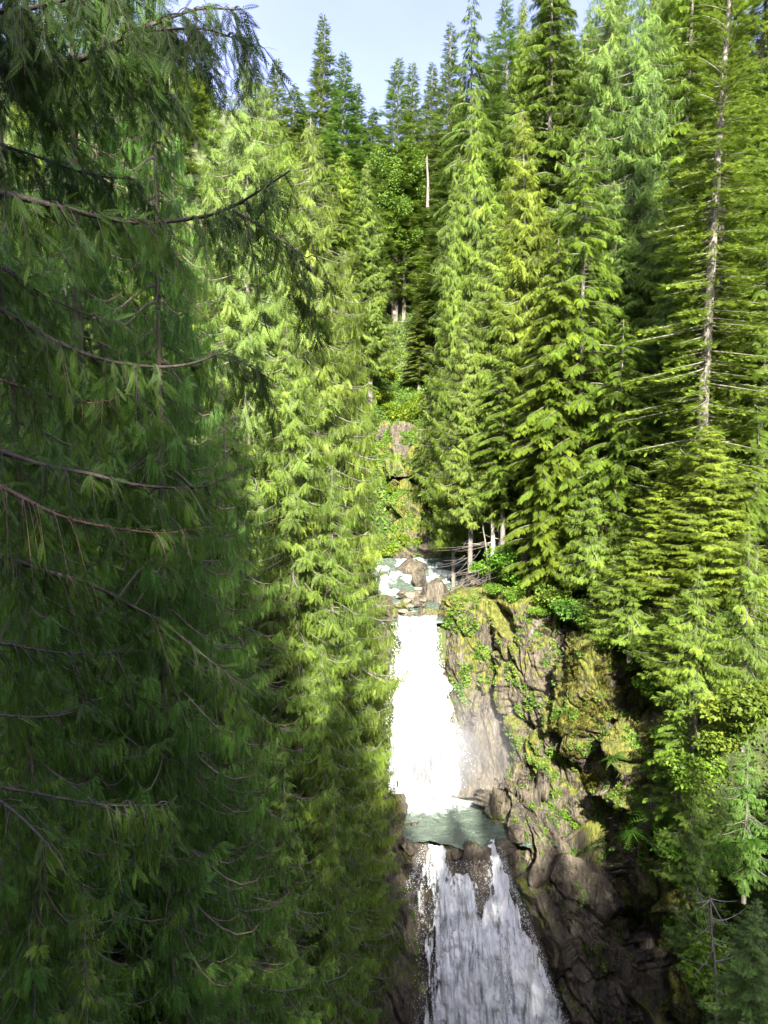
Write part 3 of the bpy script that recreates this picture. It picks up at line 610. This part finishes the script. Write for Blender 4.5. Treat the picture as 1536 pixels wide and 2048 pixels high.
tree('hem2', 1172, 250, 50, 4.4, 'hemlock with a thin pale trunk and flat layered boughs', 'hemlock', YG)
tree('hem', 1115, 480, 50, 3.9, 'layered hemlock left of the thin pale trunk', 'hemlock', (1.25, 1.1, .8))
tree('tallfir', 1437, -330, 42, 4.4, 'tall fir with a thick grey lichened trunk near the right edge', 'fir', (1.3, 1.15, .9))
tree('tallfir', 1466, -250, 47, 4.2, 'second tall fir just behind and right of the thick grey trunk', 'fir', (1.2, 1.1, .9))
tree('hem', 1380, -150, 62, 5.6, 'yellowish hemlock behind the thick grey trunk at the top', 'hemlock', YG)
tree('hem', 1530, -200, 58, 5.2, 'hemlock at the top right corner', 'hemlock', (1.2, 1.1, .8))
tree('hem2', 1535, 420, 44, 4.0, 'olive hemlock boughs at the right edge halfway down', 'hemlock', OL)
tree('cedar', 1330, 520, 50, 3.9, 'green cedar between the blue-green cedar and the thick trunk', col=(1, 1.1, 1.1))
tree('hem2', 1245, 640, 47, 3.7, 'hemlock with broad flat boughs above the dark understory', 'hemlock', YG)
tree('hem2', 1010, 690, 55, 3.0, 'hemlock with two bare lower trunks beside the stream', 'hemlock', YG, by=1115)
tree('young2', 1090, 830, 52, 2.6, 'young hemlock on the terrace right of the pale dead trunk', 'hemlock', YG, by=1105)
tree('young', 1190, 900, 46, 2.4, 'young cedar on the terrace in front of the dark understory', col=YG, by=1180)
tree('cedar', 1436, 850, 39, 3.3, 'bright feathery cedar rising in front of the thick grey trunk', col=(1.45, 1.25, .8), by=1240)
tree('cedar2', 1330, 930, 41, 2.8, 'bright cedar left of the feathery cedar', col=(1.4, 1.22, .8), by=1240)
tree('young', 1265, 1080, 41, 2.5, 'young cedar spreading at the top edge of the rock wall', col=YG, by=1290)
tree('young', 1395, 1130, 37, 2.5, 'young cedar with fern-like boughs on the slope below the feathery cedar', col=(1.3, 1.25, .9), by=1420)
tree('young', 1500, 1060, 36, 2.4, 'young cedar at the right edge below the two tall firs', col=YG, by=1440)
tree('young', 1345, 1190, 38.5, 2.1, 'small cedar overhanging the mossy shelf', col=YG, by=1360)
tree('young2', 1365, 1400, 36, 1.9, 'young hemlock clinging to the shaded rib of rock', 'hemlock', (1.1, 1.15, .8), by=1640)
tree('young', 1385, 1540, 34, 1.9, 'young cedar below the clinging hemlock', col=(1.1, 1.15, .9), by=1760)
tree('young', 1400, 1700, 31, 1.5, 'shaded young cedar near the lower right corner', col=(1, 1.1, .9), by=1930)
tree('young', 1500, 1480, 32, 1.6, 'shaded young cedar on the right edge below the yellow shrub', col=(.9, 1.1, 1.0), by=1760)
tree('fine', 1510, 1800, 22, 1.6, 'blue-green cedar in the lower right corner', col=(1.05, 1.05, 1), by=2120)
tree('young', 1225, 1110, 43.5, 2.0, 'low cedar on the lip above the high rock wall', col=YG, by=1265)
tree('cedar', 1350, 330, 55, 4.6, 'green cedar closing the gap left of the thick grey trunk', col=(1.1, 1.1, .95))
tree('hem', 1500, 130, 53, 4.6, 'bright hemlock right of the thick grey trunk near the top', 'hemlock', YG)
tree('cedar2', 1205, 560, 53, 3.6, 'cedar between the layered hemlocks in the middle of the right bank', col=(1.2, 1.15, .9))
tree('cedar', 1165, 40, 72, 5.2, 'green cedar behind the thin pale trunk near the top', col=YG)
tree('cedar', 1040, 90, 76, 4.8, 'light green cedar just right of the droopy-topped hemlock', col=YG)
tree('cedar2', 1420, 560, 47, 3.4, 'cedar whose boughs partly hide the thick grey trunk', col=(1.2, 1.15, .9))
# fill of the forest on the slopes: seen only as scraps between the named trees
rs = np.random.default_rng(5)
def fill(n, x0, x1, y0, y1, keys, h, label, group, cols, name='cedar', r=(3.2, 4.8)):
    k = 0; tries = 0
    while k < n and tries < 4000:
        tries += 1; x = rs.uniform(x0, x1); y = rs.uniform(y0, y1)
        if abs(x) > y * .56 + 4: continue
        if any((x - a) ** 2 + (y - b) ** 2 < (c * .8) ** 2 for a, b, c in TREES): continue
        if y < 68 and -3 < x < 9: continue
        if 68 <= y < 100 and abs(x - (2.6 - (y - 68) * .05)) < 3.0: continue
        z0 = T1(x, y); H = rs.uniform(*h); v = (z0 + H) / y
        lim = np.interp(x / y, [-.5, -.2, -.12, -.07, -.02, .03, .08, .12, .18], [.9, .42, .41, .40, .36, .38, .42, .52, .9])
        if v > lim: H = max(6, lim * y - z0)
        if H < 7 or z0 + 3 > lim * y: continue
        c = cols[rs.integers(len(cols))]; tree(keys[rs.integers(len(keys))], 0, 0, y, rs.uniform(*r), label, name, c, group, X=x, ztop=z0 + H); k += 1
fill(22, -50, -2, 55, 110, ['cedar', 'weep', 'cedar2'], (20, 32), 'cedar seen in scraps among the others on the slope left of the gully', 'forest left of the gully', [YG, OL, (1.1, 1.1, 1)])
fill(34, 5, 60, 62, 120, ['cedar', 'cedar2', 'weep'], (22, 36), 'cedar seen in scraps among the others on the slope right of the gully', 'forest right of the gully', [YG, OL, BG, (1.1, 1.1, 1)])
fill(16, -60, 60, 100, 150, ['fir'], (18, 28), 'far fir in the forest high on the slope', 'far firs', [BG, OL, DK], 'fir')
fill(10, 12, 32, 46, 62, ['hem', 'cedar2'], (14, 24), 'conifer in the dim stand behind the right bank terrace', 'stand behind the terrace', [OL, YG], 'conifer', (2.4, 3.2))
fill(10, -24, -5, 22, 50, ['weep', 'weep2'], (16, 24), 'shaded cedar low in the stand on the left bank', 'stand low on the left bank', [(1, 1, .9)], 'cedar', (2.6, 3.4))
# the wood behind the overlook, whose shade falls on the near half of the ravine
k = 0
for row, yy_ in enumerate([-14, -18.5]):
    for x in np.arange(-24, 30, 4.8):
        K = float(np.interp(x, [-6, -3, 0, 3], [26, 18, 12.5, 11])); xx = x + row * 2.2 + rs.uniform(-.6, .6)
        tree(['cedar', 'weep'][k % 2], 0, 0, yy_ + rs.uniform(-1, 1), 3.7, 'tall cedar in the wood behind the overlook', 'cedar', (1, 1, 1), 'wood behind the overlook', X=xx, ztop=K - .714 * yy_ + rs.uniform(-2, 1.)); k += 1

# bare snags and trunks
def pole(px, y0, y1, Y, r, label, name, mat='pale', lean=0, limbs=8, cat='dead tree'):
    a = at(px, y0, Y); b = at(px + lean, y1, Y); root = empty(name, tuple(b)); rr_ = np.random.default_rng(int(px))
    t = np.linspace(0, 1, 10)[:, None]; pts = (b * (1 - t) + a * t) - b; pts[:, 0] += .06 * np.sin(t[:, 0] * 5); pts[0, 2] -= .8
    m1 = MB(); m1.tube(pts, np.linspace(r, r * .4, 10), 8)
    if limbs:
        m2 = m1
        for k in range(limbs):
            q = pts[rr_.integers(2, 9)] + np.array([0, 0, rr_.random() * .5]); az = rr_.uniform(0, 6.28); L = rr_.uniform(.5, 2.2); u = np.linspace(0, 1, 6)[:, None]
            m2.tube(q + np.array([math.cos(az), math.sin(az), 0]) * L * u + np.array([0, 0, 1.]) * L * (.3 * u * u - .35 * u), np.linspace(.028, .006, 6), 3)
    m1.build('trunk', G[mat], root, smooth=True)
    tag(root, label, cat); return root
pole(983, 955, 1125, 56, .19, 'pale bare dead trunk on the terrace beside the stream', 'dead_tree', 'pale', 2)
pole(996, 940, 1110, 57.5, .2, 'grey trunk just right of the pale bare trunk', 'dead_tree', 'bark', 4, 10)
pole(966, 1040, 1130, 56.5, .08, 'thin leaning dark stem left of the pale bare trunk', 'dead_tree', 'bark', 8, 10)
pole(1090, 1010, 1100, 52, .1, 'thin grey trunk standing alone on the terrace', 'dead_tree', 'bark', 1, 5)
pole(855, 312, 400, 84, .17, 'pale broken snag on the far slope right of the round-leaved tree', 'dead_tree', 'bark', 0, 3)
pole(1422, 1790, 2060, 26, .07, 'thin dead sapling with bare twigs at the lower right', 'dead_sapling', 'bark', 10, 22)
pole(1438, 620, 1110, 43.2, .3, 'thick grey lichened trunk below the tall fir crown', 'dead_tree', 'bark', -2, 12) if False else None

# round-leaved tree in the gully
def leafball(mb, c, r, n, ls, seed, tb=.5, flat=.8, up=.5):
    q = np.random.default_rng(seed); d = nrm(q.normal(size=(n, 3))); rad = r * q.uniform(.55, 1.05, n) ** .6
    P = c + d * rad[:, None] * np.array([1, 1, flat]); D = nrm(q.normal(size=(n, 3)) + d * .6 - np.array([0, 0, .2])); Nv = d * .6 + np.array([0, 0, up]) + q.normal(size=(n, 3)) * .5
    v = np.array([[0, 0, 0], [.35, .32, .03], [1, 0, -.08], [.35, -.32, .03]]); f = np.array([[0, 1, 2], [0, 2, 3]])
    mb.stamp(v, f, frames(D, Nv) * (ls * q.uniform(.6, 1.3, n))[:, None, None], P, np.clip(tb + q.normal(size=n) * .14, .05, 1))
def broadleaf(px, top, Y, Rd, label, seed, col):
    p = at(px, top, Y); z0 = T1(p[0], Y); H = p[2] - z0; root = empty('alder', (p[0], Y, z0)); q = np.random.default_rng(seed)
    m1 = MB(); m1.tube([(0, 0, -.5), (.1, 0, H * .3), (-.1, .1, H * .6), (.1, 0, H * .95)], [.28, .22, .14, .03], 8)
    m2 = m1; m3 = MB()
    for k in range(42):
        z = H * q.uniform(.38, .95); az = q.uniform(0, 6.28); L = Rd * q.uniform(.4, 1) * math.sin(min(1, (1 - z / H) * 2.4 + .25) * 1.57)
        e = np.array([math.cos(az) * L, math.sin(az) * L, z + L * .3]); m2.tube([(0, 0, z - L * .3), e * .5 + np.array([0, 0, z * .5]), e], [.07, .04, .012], 4)
        for j in range(3): leafball(m3, e * np.array([1, 1, 0]) * q.uniform(.4, 1.05) + np.array([0, 0, e[2]]) + q.normal(size=3) * .4, q.uniform(.7, 1.2), 200, .26, seed * 50 + k * 3 + j, .4)
    m1.build('trunk', G['bark'], root, smooth=True); c = m3.build('crown', G['shrub'], root); c.color = (*col, 1); tag(root, label, 'tree'); return root
broadleaf(808, 285, 104, 5.2, 'dark round-leaved alder at the head of the gully', 3, (1.1, 1.0, .7))
broadleaf(1180, 800, 48, 2.6, 'round-leaved bush tree in the dim understory behind the terrace', 4, (.6, .9, .9)) if False else None

# ------------------------------------------------------------------ shrubs
SH = []
for k in range(5):
    q = np.random.default_rng(200 + k); m1 = MB(); m2 = MB()
    for j in range(11):
        az = q.uniform(0, 6.28); L = q.uniform(.35, 1.); e = np.array([math.cos(az) * L * .8, math.sin(az) * L * .8, q.uniform(.35, 1.05)])
        m1.tube([(0, 0, -.15), e * np.array([.4, .4, .6]), e], [.022, .015, .006], 3, .4); leafball(m2, e, q.uniform(.28, .5), 150, .15, 300 + k * 20 + j, q.uniform(.35, .7))
    a = m1.build('stems', G['redbark']); b = m2.build('foliage', G['shrub']); COL.objects.unlink(a); COL.objects.unlink(b); SH.append((a, b))
def shrub(x, y, z, s, label, group=None, col=(1, 1, 1), k=None, mat=None, name='shrub'):
    root = empty(name, (x, y, z), random.random() * 6.28); tag(root, label, 'shrub', group)
    for o_ in SH[random.randrange(5) if k is None else k]:
        o = o_.copy(); COL.objects.link(o); o.parent = root; o.scale = (s, s, s * .85); o.color = (*col, 1)
def shrubs(n, fn, label, group, s=(.8, 1.5), col=(1.2, 1.15, .9)):
    for _ in range(n):
        x, y = fn(); shrub(x, y, T1(x, y) + .05, rs.uniform(*s), label, group, col)
shrubs(26, lambda: (rs.uniform(8, 16), rs.uniform(44, 57)), 'low leafy shrub on the terrace above the rock wall', 'shrubs on the terrace')
for px, py, Y, s_ in [(1130, 1225, 47, 1.1), (1195, 1250, 44.5, 1.2), (1235, 1285, 42.5, 1.3), (1290, 1320, 41, 1.2), (1075, 1225, 48.3, .8), (1310, 1400, 40, 1.1), (1335, 1480, 39.5, 1.1), (1350, 1560, 39, 1.2), (1290, 1375, 40.8, .8), (1370, 1640, 38.5, 1.2), (1380, 1760, 37.5, 1.2), (1400, 1860, 36.5, 1.2), (1030, 1195, 50, .9), (985, 1180, 51.5, .7), (1350, 1850, 37.5, .7), (1260, 1330, 42, .6)]:
    q_ = at(px, py, Y); shrub(q_[0], q_[1], q_[2] - .3, s_, 'leafy shrub draped over the rim of the right rock wall', 'shrubs draped over the rim', (1.15, 1.15, .85))
shrubs(24, lambda: (lambda y: (2.4 - (y - 70) * .05 + rs.normal() * 2.2, y))(rs.uniform(70, 98)), 'bright low shrub in the sunlit gully', 'shrubs in the gully', (.9, 1.7), (1.5, 1.2, .7))
shrubs(22, lambda: (rs.uniform(12, 24), rs.uniform(34, 46)), 'leafy shrub on the slope right of the rock wall', 'shrubs on the right slope')
shrubs(16, lambda: (rs.uniform(14, 24), rs.uniform(26, 36)), 'shaded shrub on the slope at the lower right', 'shaded shrubs at the lower right', col=(.8, 1, .9))
shrubs(14, lambda: (rs.uniform(-14, -1), rs.uniform(28, 46)), 'shaded shrub under the left bank cedars', 'shrubs under the left bank cedars', col=(.8, 1, .9))
def onpx(px, py, Y, s, label, col, k, mat=None):
    p = at(px, py, Y); shrub(p[0], p[1], p[2] - s * .3, s, label, None, col, k)
onpx(1005, 1128, 54, 1.5, 'vivid green shrub at the foot of the pale bare trunk', (1.1, 1.35, .8), 0)
onpx(1040, 1165, 51.5, 1.4, 'green shrub tumbling over the rim beside the cleft', (1.1, 1.2, .8), 1)
onpx(965, 1145, 54.5, 1.0, 'small green shrub over the exposed roots', (1.2, 1.3, .8), 2)
onpx(1095, 1200, 49, 1.5, 'olive shrub on the rim above the high wall', (1.2, 1, .9), 3)
onpx(1160, 1235, 46, 1.6, 'dark-leaved shrub on the rim near the mossy shelf', (.8, .9, .9), 4)
onpx(1500, 1430, 33, 2.0, 'yellow-brown mossy shrub at the right edge', (1.35, 1.0, .8), 2)
onpx(1440, 1480, 34, 1.5, 'dry olive shrub left of the yellow-brown one', (1.3, 1.0, .9), 1)
onpx(1395, 1560, 33.5, 1.4, 'bright leafy shrub on the shaded rib', (1.2, 1.1, .8), 0)
onpx(1350, 1720, 34, 1.3, 'leafy shrub hanging down the lower right rock', (1, 1.1, .8), 3)
onpx(1440, 1960, 28, 1.6, 'mossy yellow-green shrub at the bottom right', (1.2, 1.1, .6), 4)

# ------------------------------------------------------------------ ground cover, plants on the rock
mb = MB()
def cover(n, x0, x1, y0, y1, ls, tb):
    x = rs.uniform(x0, x1, n); y = rs.uniform(y0, y1, n)
    xc = ip(y, [38, 43, 46, 51, 56, 64, 75, 100, 200], [5.2, 4.2, 3.6, 2.4, 2.4, 3.6, 2.6, 1.2, -2]); w = ip(y, [38, 43, 48, 51, 56, 64, 70, 80], [6.4, 5.4, 6., 4.4, 4, 5, 1.5, 0.])
    ok = np.abs(x - xc) > w; x, y = x[ok], y[ok]; z = terrain(x, y) + rs.random(len(x)) * .45
    n = len(x); P = np.stack([x, y, z], -1)
    v = np.array([[0, 0, 0], [.4, .3, .05], [1, 0, -.1], [.4, -.3, .05]]); f = np.array([[0, 1, 2], [0, 2, 3]])
    D = rs.normal(size=(n, 3)) + np.array([0, 0, .2]); Nv = np.array([0, -.3, 1.]) + rs.normal(size=(n, 3)) * .5
    pt = fbm(np.stack([x / 3, y / 3, x * 0], -1), 2, 12) * .25
    mb.stamp(v, f, frames(D, Nv) * (ls * rs.uniform(.5, 1.4, n))[:, None, None], P, np.clip(tb + pt + rs.normal(size=n) * .1, .02, 1))
cover(26000, -3, 7, 66, 92, .2, .6); cover(60000, -16, 30, 42, 70, .24, .45); cover(50000, -22, 24, 66, 105, .36, .6); cover(40000, 8, 26, 22, 46, .2, .4); cover(30000, -24, 0, 18, 48, .22, .35)
tag(mb.build('ground_cover', G['shrub']), 'low leafy plants covering the slopes', 'ground cover', kind='stuff')

mbt = MB(); mbg = MB(); mbd = MB()
def on_rock(P, n, seed, size, mb_, shape, cond=None, hang=.5, tb=.6):
    q = np.random.default_rng(seed); h, w = P.shape[:2]
    i = q.integers(3, h - 3, n); j = q.integers(3, w - 3, n); p = P[i, j]
    nn = nrm(np.cross(P[i, j + 2] - P[i, j - 2], P[i + 2, j] - P[i - 2, j])); nn = np.where(nn[:, 1:2] > 0, -nn, nn)
    cl = fbm(p / 1.3, 3, seed + 2) + .5 * nn[:, 2]
    ok = cl > (.25 if cond is None else cond); p, nn = p[ok], nn[ok]; n = len(p)
    K = shape; D = nn * .7 + q.normal(size=(n, 3)) * .55 + np.array([0, 0, -hang]); Nv = nn + np.array([0, 0, .8]) + q.normal(size=(n, 3)) * .4
    mb_.stamp(K[0], K[1], frames(D, Nv) * (size * q.uniform(.5, 1.3, n))[:, None, None], p + nn * .04, np.clip(tb + q.normal(size=n) * .13, 0, 1), K[2])
# a tuft of small leaves
def tuft(n, seed, narrow=False):
    q = np.random.default_rng(seed); v = []; f = []; tt = []
    for k in range(n):
        az = q.uniform(-1.5, 1.5); el = q.uniform(-.3, .9); d = np.array([math.cos(az) * math.cos(el), math.sin(az) * math.cos(el), math.sin(el)]); p = q.normal(size=3) * (.02 if narrow else .22)
        l = q.uniform(.6, 1.) if narrow else q.uniform(.3, .5); i = len(v); s = nrm(np.cross(d, q.normal(size=3))) * (.035 if narrow else .15)
        if narrow: v += [p, p + d * l * .6 + s, p + d * l + np.array([0, 0, -.35]), p + d * l * .6 - s]
        else: v += [p, p + d * l * .5 + s, p + d * l, p + d * l * .5 - s]
        f += [[i, i + 1, i + 2], [i, i + 2, i + 3]]; tt += [-.1, 0, .1, 0]
    return np.array(v), np.array(f), np.array(tt)
TF = tuft(12, 1); TG = tuft(14, 2, True)
on_rock(CL['colA'], 900, 1, .42, mbt, TF, .2); on_rock(CL['wall'], 6000, 2, .3, mbt, TF, .2); on_rock(CL['over'], 2600, 3, .32, mbt, TF, .35, tb=.5)
on_rock(CL['rib'], 5500, 4, .32, mbt, TF, .3, tb=.55); on_rock(CL['slab'], 3500, 5, .26, mbt, TF, .45, tb=.6); on_rock(CL['gully'], 2600, 6, .34, mbt, TF, 0); on_rock(CL['outcrop'], 2000, 7, .4, mbt, TF, .15); on_rock(CL['leftlow'], 700, 8, .3, mbt, TF, .4); on_rock(CL['left'], 900, 9, .35, mbt, TF, .1)
on_rock(CL['over'], 3800, 10, .27, mbg, TG, .1, .9, .6); on_rock(CL['wall'], 1600, 11, .26, mbg, TG, .7, .9, .6); on_rock(CL['rib'], 3000, 12, .3, mbg, TG, .2, .9, .5); on_rock(CL['colA'], 400, 13, .24, mbg, TG, .5, .9, .6)
tag(mbt.build('rock_plants', G['shrub']), 'small bright leafy plants rooted in the rock walls', 'rock plants', kind='stuff')
tag(mbg.build('hanging_grass', G['dry']), 'tufts of yellowing grass and moss hanging on the rock walls', 'grass', kind='stuff')

# sword ferns
def fern(px, py, Y, s, label, group=None):
    p = at(px, py, Y); root = MB(); q = np.random.default_rng(int(px + py)); T_ = frond(12, .17, R(75), .03, .75, .1)
    n = 16; az = np.linspace(-2.9, .3, n) + q.normal(size=n) * .2; el = q.uniform(.1, .9, n)
    D = np.stack([np.cos(az) * np.cos(el), np.sin(az) * np.cos(el), np.sin(el)], -1); Nv = np.tile([0, 0, 1.], (n, 1)) + D * -.1
    root.stamp(T_[0], T_[1], frames(D, Nv) * (s * q.uniform(.7, 1.1, n))[:, None, None], np.zeros((n, 3)), q.uniform(.3, .6, n), T_[2])
    o = root.build('fern', G['shrub']); o.location = tuple(p); o.color = (.85, 1, .9, 1); tag(o, label, 'fern', group)
fern(1262, 1660, 38.2, 1.1, 'sword fern on the mossy rib of rock')
fern(1308, 1632, 37.2, 1.5, 'large dark sword fern hanging under the young cedar')
fern(1228, 1512, 39.6, .8, 'small fern on the rib just under the mossy shelf')
fern(1440, 1690, 31.5, 1.2, 'fern in the dark slope right of the shaded young cedar')
fern(1500, 1680, 31, 1.0, 'fern at the right edge above the blue-green cedar')
# arching roots and bare twigs under the terrace
mb = MB(); q = np.random.default_rng(77)
for k in range(46):
    x0, y0 = q.uniform(925, 1000), q.uniform(1080, 1165); dx = q.uniform(-110, 10); dy = q.uniform(10, 60); u = np.linspace(0, 1, 9)
    mb.tube(at(x0 + dx * u, y0 + dy * (1.6 * u - .9 * u * u), 54.5 - 1.5 * u + q.normal() * .4), np.linspace(.018, .006, 9), 3)
tag(mb.build('bare_branches', G['bark']), 'tangle of arching bare branches and roots over the rapid', 'branches')

# ------------------------------------------------------------------ the near cedar with its long boughs
near = empty('cedar', (-7.5, 8.5, -24)); tag(near, 'nearest cedar whose long dark boughs sweep in from the left', 'tree')
o = MB(); o.tube([(-7.5, 8.5, -24), (-7.4, 8.5, -8), (-7.3, 8.4, 0), (-7.2, 8.3, 9)], [.42, .36, .3, .22], 12); o = o.build('trunk', G['redbark'], near, smooth=True); under(o, near)
BO = [
 ([(-330, 200), (-150, 165), (0, 137), (100, 126), (160, 122), (210, 92), (270, 62), (330, 40), (400, 14), (480, 20)], 7.5, .05, 2.2),
 ([(180, 105), (240, 75), (310, 60), (400, 55), (455, 70), (505, 95)], 7.3, .02, 1.8),
 ([(-400, 330), (-200, 350), (0, 385), (60, 400), (140, 420), (220, 440), (300, 448), (400, 436), (460, 418), (530, 375), (585, 338)], 7.2, .045, 1.3),
 ([(460, 418), (520, 450), (575, 490), (620, 520)], 7.1, .018, .9),
 ([(-300, 430), (-100, 490), (0, 530), (60, 575), (150, 622), (240, 648)], 8.2, .03, .9),
 ([(-350, 500), (-120, 560), (0, 617), (70, 662), (150, 702), (230, 727), (330, 736), (400, 725), (445, 700), (560, 770)], 7.8, .04, 1.1),
 ([(-300, 690), (-80, 730), (40, 775), (150, 804), (200, 808), (245, 792)], 8.0, .03, .8),
 ([(-300, 820), (-100, 865), (0, 902), (100, 936), (180, 946), (260, 970), (380, 979), (440, 965), (490, 926)], 7.8, .04, 1.0),
 ([(-300, 880), (-100, 930), (0, 972), (80, 1015), (140, 1041), (250, 1060), (330, 1069), (440, 1050)], 7.4, .036, .9),
 ([(-300, 1020), (-100, 1070), (50, 1130), (190, 1170), (240, 1200), (330, 1246), (430, 1330), (520, 1400)], 7.8, .036, 1.0),
 ([(-300, 1240), (-100, 1270), (0, 1286), (100, 1305), (200, 1311), (300, 1300)], 7.5, .026, .8),
 ([(-300, 1380), (-100, 1420), (20, 1433), (90, 1435), (150, 1426), (185, 1400)], 7.0, .022, .7),
 ([(-300, 1510), (-100, 1550), (0, 1575), (100, 1592), (200, 1612), (350, 1610)], 7.6, .03, .9),
 ([(-300, 1500), (-100, 1560), (0, 1600), (50, 1642), (100, 1692), (140, 1760)], 6.6, .028, .6),
 ([(-260, 20), (-100, 30), (60, 20), (160, -10), (260, -20)], 7.0, .04, 2.2),
 ([(-260, 250), (-100, 262), (40, 300), (170, 350), (280, 360)], 8.6, .03, 1.8),
 ([(-260, -60), (-60, -50), (120, -60), (300, -90)], 7.6, .04, 2.2),
 ([(-260, 60), (-60, 70), (100, 110), (250, 170), (340, 190)], 8.4, .03, 2.0),
]
q = np.random.default_rng(99)
for bi, (pl, Yb, rb, dens) in enumerate(BO):
    pl = np.array(pl, float); n0 = len(pl); s = np.linspace(0, n0 - 1, n0 * 4)
    px = np.interp(s, range(n0), pl[:, 0]); py = np.interp(s, range(n0), pl[:, 1])
    kk = np.array([1, 2, 3, 2, 1]) / 9.; sm = lambda a: np.convolve(np.pad(a, 2, 'edge'), kk, 'valid'); px, py = sm(px), sm(py)
    Yv = Yb + .5 * np.sin(s * .9 + bi) * .5 + .2 * (px < 0)
    pts = at(px, py, Yv); rad = rb * (1 - .8 * np.linspace(0, 1, len(s)) ** 1.1) * .8
    wd = MB(); wd.tube(pts, rad, 6); lf = MB()
    seg = np.linalg.norm(np.diff(pts, axis=0), axis=1); tot = seg.sum(); cum = np.concatenate([[0], np.cumsum(seg)])
    nt_ = int(tot * 13 * dens); c_ = np.sort(q.uniform(.15 * tot, tot, nt_))
    for a in c_:
        fr = a / tot; b0 = np.array([np.interp(a, cum, pts[:, k]) for k in range(3)])
        if b0[0] < -.85 * b0[1]: continue
        b1 = np.array([np.interp(min(a + .1, tot), cum, pts[:, k]) for k in range(3)]); Tn = nrm(b1 - b0 + 1e-6)
        sg = q.choice([-1, 1]); L = q.uniform(.25, .95) * (1.15 - .55 * fr); Sd = np.cross(Tn, [0, 0, 1.]) * sg
        u = np.linspace(0, 1, 7)[:, None]; w1 = q.uniform(.25, .7); dr = q.uniform(.45, 1.1)
        tw = b0 + (Tn * q.uniform(.35, .8) + Sd * w1) * L * u + np.array([0, 0, -1.]) * L * dr * u ** 1.5 + np.array([0, 0, .06]) * np.sin(u * 5)
        wd.tube(tw, np.linspace(.0065, .0018, 7), 3)
        m = int(L * 19) + 3; uu = q.uniform(.1, 1, m); idx = uu * 6; i0 = np.minimum(idx.astype(int), 5); f = (idx - i0)[:, None]
        pp = tw[i0] * (1 - f) + tw[i0 + 1] * f; T2 = nrm(tw[i0 + 1] - tw[i0]); s2 = np.cross(T2, nrm(np.array([.2, -1, .2]))) * q.choice([-1, 1], m)[:, None]
        D = T2 * .7 + s2 * .55 + np.array([0, 0, -1.]) * q.uniform(.1, .9, (m, 1)) + q.normal(size=(m, 3)) * .15; Nv = np.array([.2, -.8, .5]) + q.normal(size=(m, 3)) * .45
        lf.stamp(FR_NEAR[0], FR_NEAR[1], frames(D, Nv) * (q.uniform(.10, .22, m))[:, None, None], pp, np.clip(q.uniform(.1, .5) + q.normal(size=m) * .1, 0, 1), FR_NEAR[2])
    w_ = wd.build('bough', G['redbark'], near, smooth=True); under(w_, near)
    if bi in (6, 8): w_.color = (2.0, 1.6, 1.3, 1); w_['label'] = 'reddish bark bough'
    l_ = lf.build('foliage', G['cedar'], w_); l_.color = (.6, .72, .55, 1)  # foliage colour darkened to put the near shade into it

# ------------------------------------------------------------------ light
SUN = nrm(np.array([.03, -.84, .60]))
el = math.asin(SUN[2]); azs = math.atan2(SUN[0], SUN[1])
w = bpy.data.worlds.new('World'); S.world = w; w.use_nodes = True; nt = w.node_tree
sky = nt.nodes.new('ShaderNodeTexSky'); sky.sky_type = 'NISHITA'; sky.sun_disc = False; sky.sun_elevation = el; sky.sun_rotation = azs
sky.air_density = 1.0; sky.dust_density = 4.0; sky.ozone_density = 2.5
bg = nt.nodes['Background']; bg.inputs[1].default_value = .098; hs_ = nt.nodes.new('ShaderNodeHueSaturation'); hs_.inputs['Saturation'].default_value = .75; hs_.inputs['Hue'].default_value = .52; nt.links.new(sky.outputs[0], hs_.inputs['Color']); tcw = nt.nodes.new('ShaderNodeTexCoord'); nzw = nt.nodes.new('ShaderNodeTexNoise'); nzw.inputs['Scale'].default_value = 2.2; nzw.inputs['Detail'].default_value = 5; nt.links.new(tcw.outputs['Generated'], nzw.inputs['Vector'])
rw = nt.nodes.new('ShaderNodeValToRGB'); rw.color_ramp.elements[0].position = .35; rw.color_ramp.elements[0].color = (.60, .62, .80, 1); rw.color_ramp.elements[1].position = .65; rw.color_ramp.elements[1].color = (.82, .80, .92, 1); nt.links.new(nzw.outputs[0], rw.inputs[0])
mw = nt.nodes.new('ShaderNodeMixRGB'); mw.blend_type = 'MULTIPLY'; mw.inputs[0].default_value = 1; nt.links.new(hs_.outputs[0], mw.inputs[1]); nt.links.new(rw.outputs[0], mw.inputs[2]); nt.links.new(mw.outputs[0], bg.inputs[0])
ld = bpy.data.lights.new('sun', 'SUN'); ld.energy = 3.3; ld.angle = R(.5); ld.color = (1, .95, .85); lo_ = bpy.data.objects.new('sun', ld); COL.objects.link(lo_)
lo_.rotation_euler = __import__('mathutils').Vector(tuple(SUN)).to_track_quat('Z', 'Y').to_euler()
S.view_settings.view_transform = 'Standard'; S.view_settings.look = 'None'; S.view_settings.exposure = 2.7; S.view_settings.gamma = 1
S.cycles.max_bounces = 6; S.cycles.diffuse_bounces = 3; S.cycles.glossy_bounces = 2; S.cycles.transmission_bounces = 4; S.cycles.transparent_max_bounces = 12
S.cycles.use_denoising = True; S.cycles.denoiser = 'OPENIMAGEDENOISE'; S.cycles.denoising_prefilter = 'NONE'; S.cycles.denoising_input_passes = 'RGB_ALBEDO_NORMAL'
tot = sum(len(o.data.polygons) for o in bpy.data.objects if o.type == 'MESH' and o.users); print('polys (with copies)', tot)
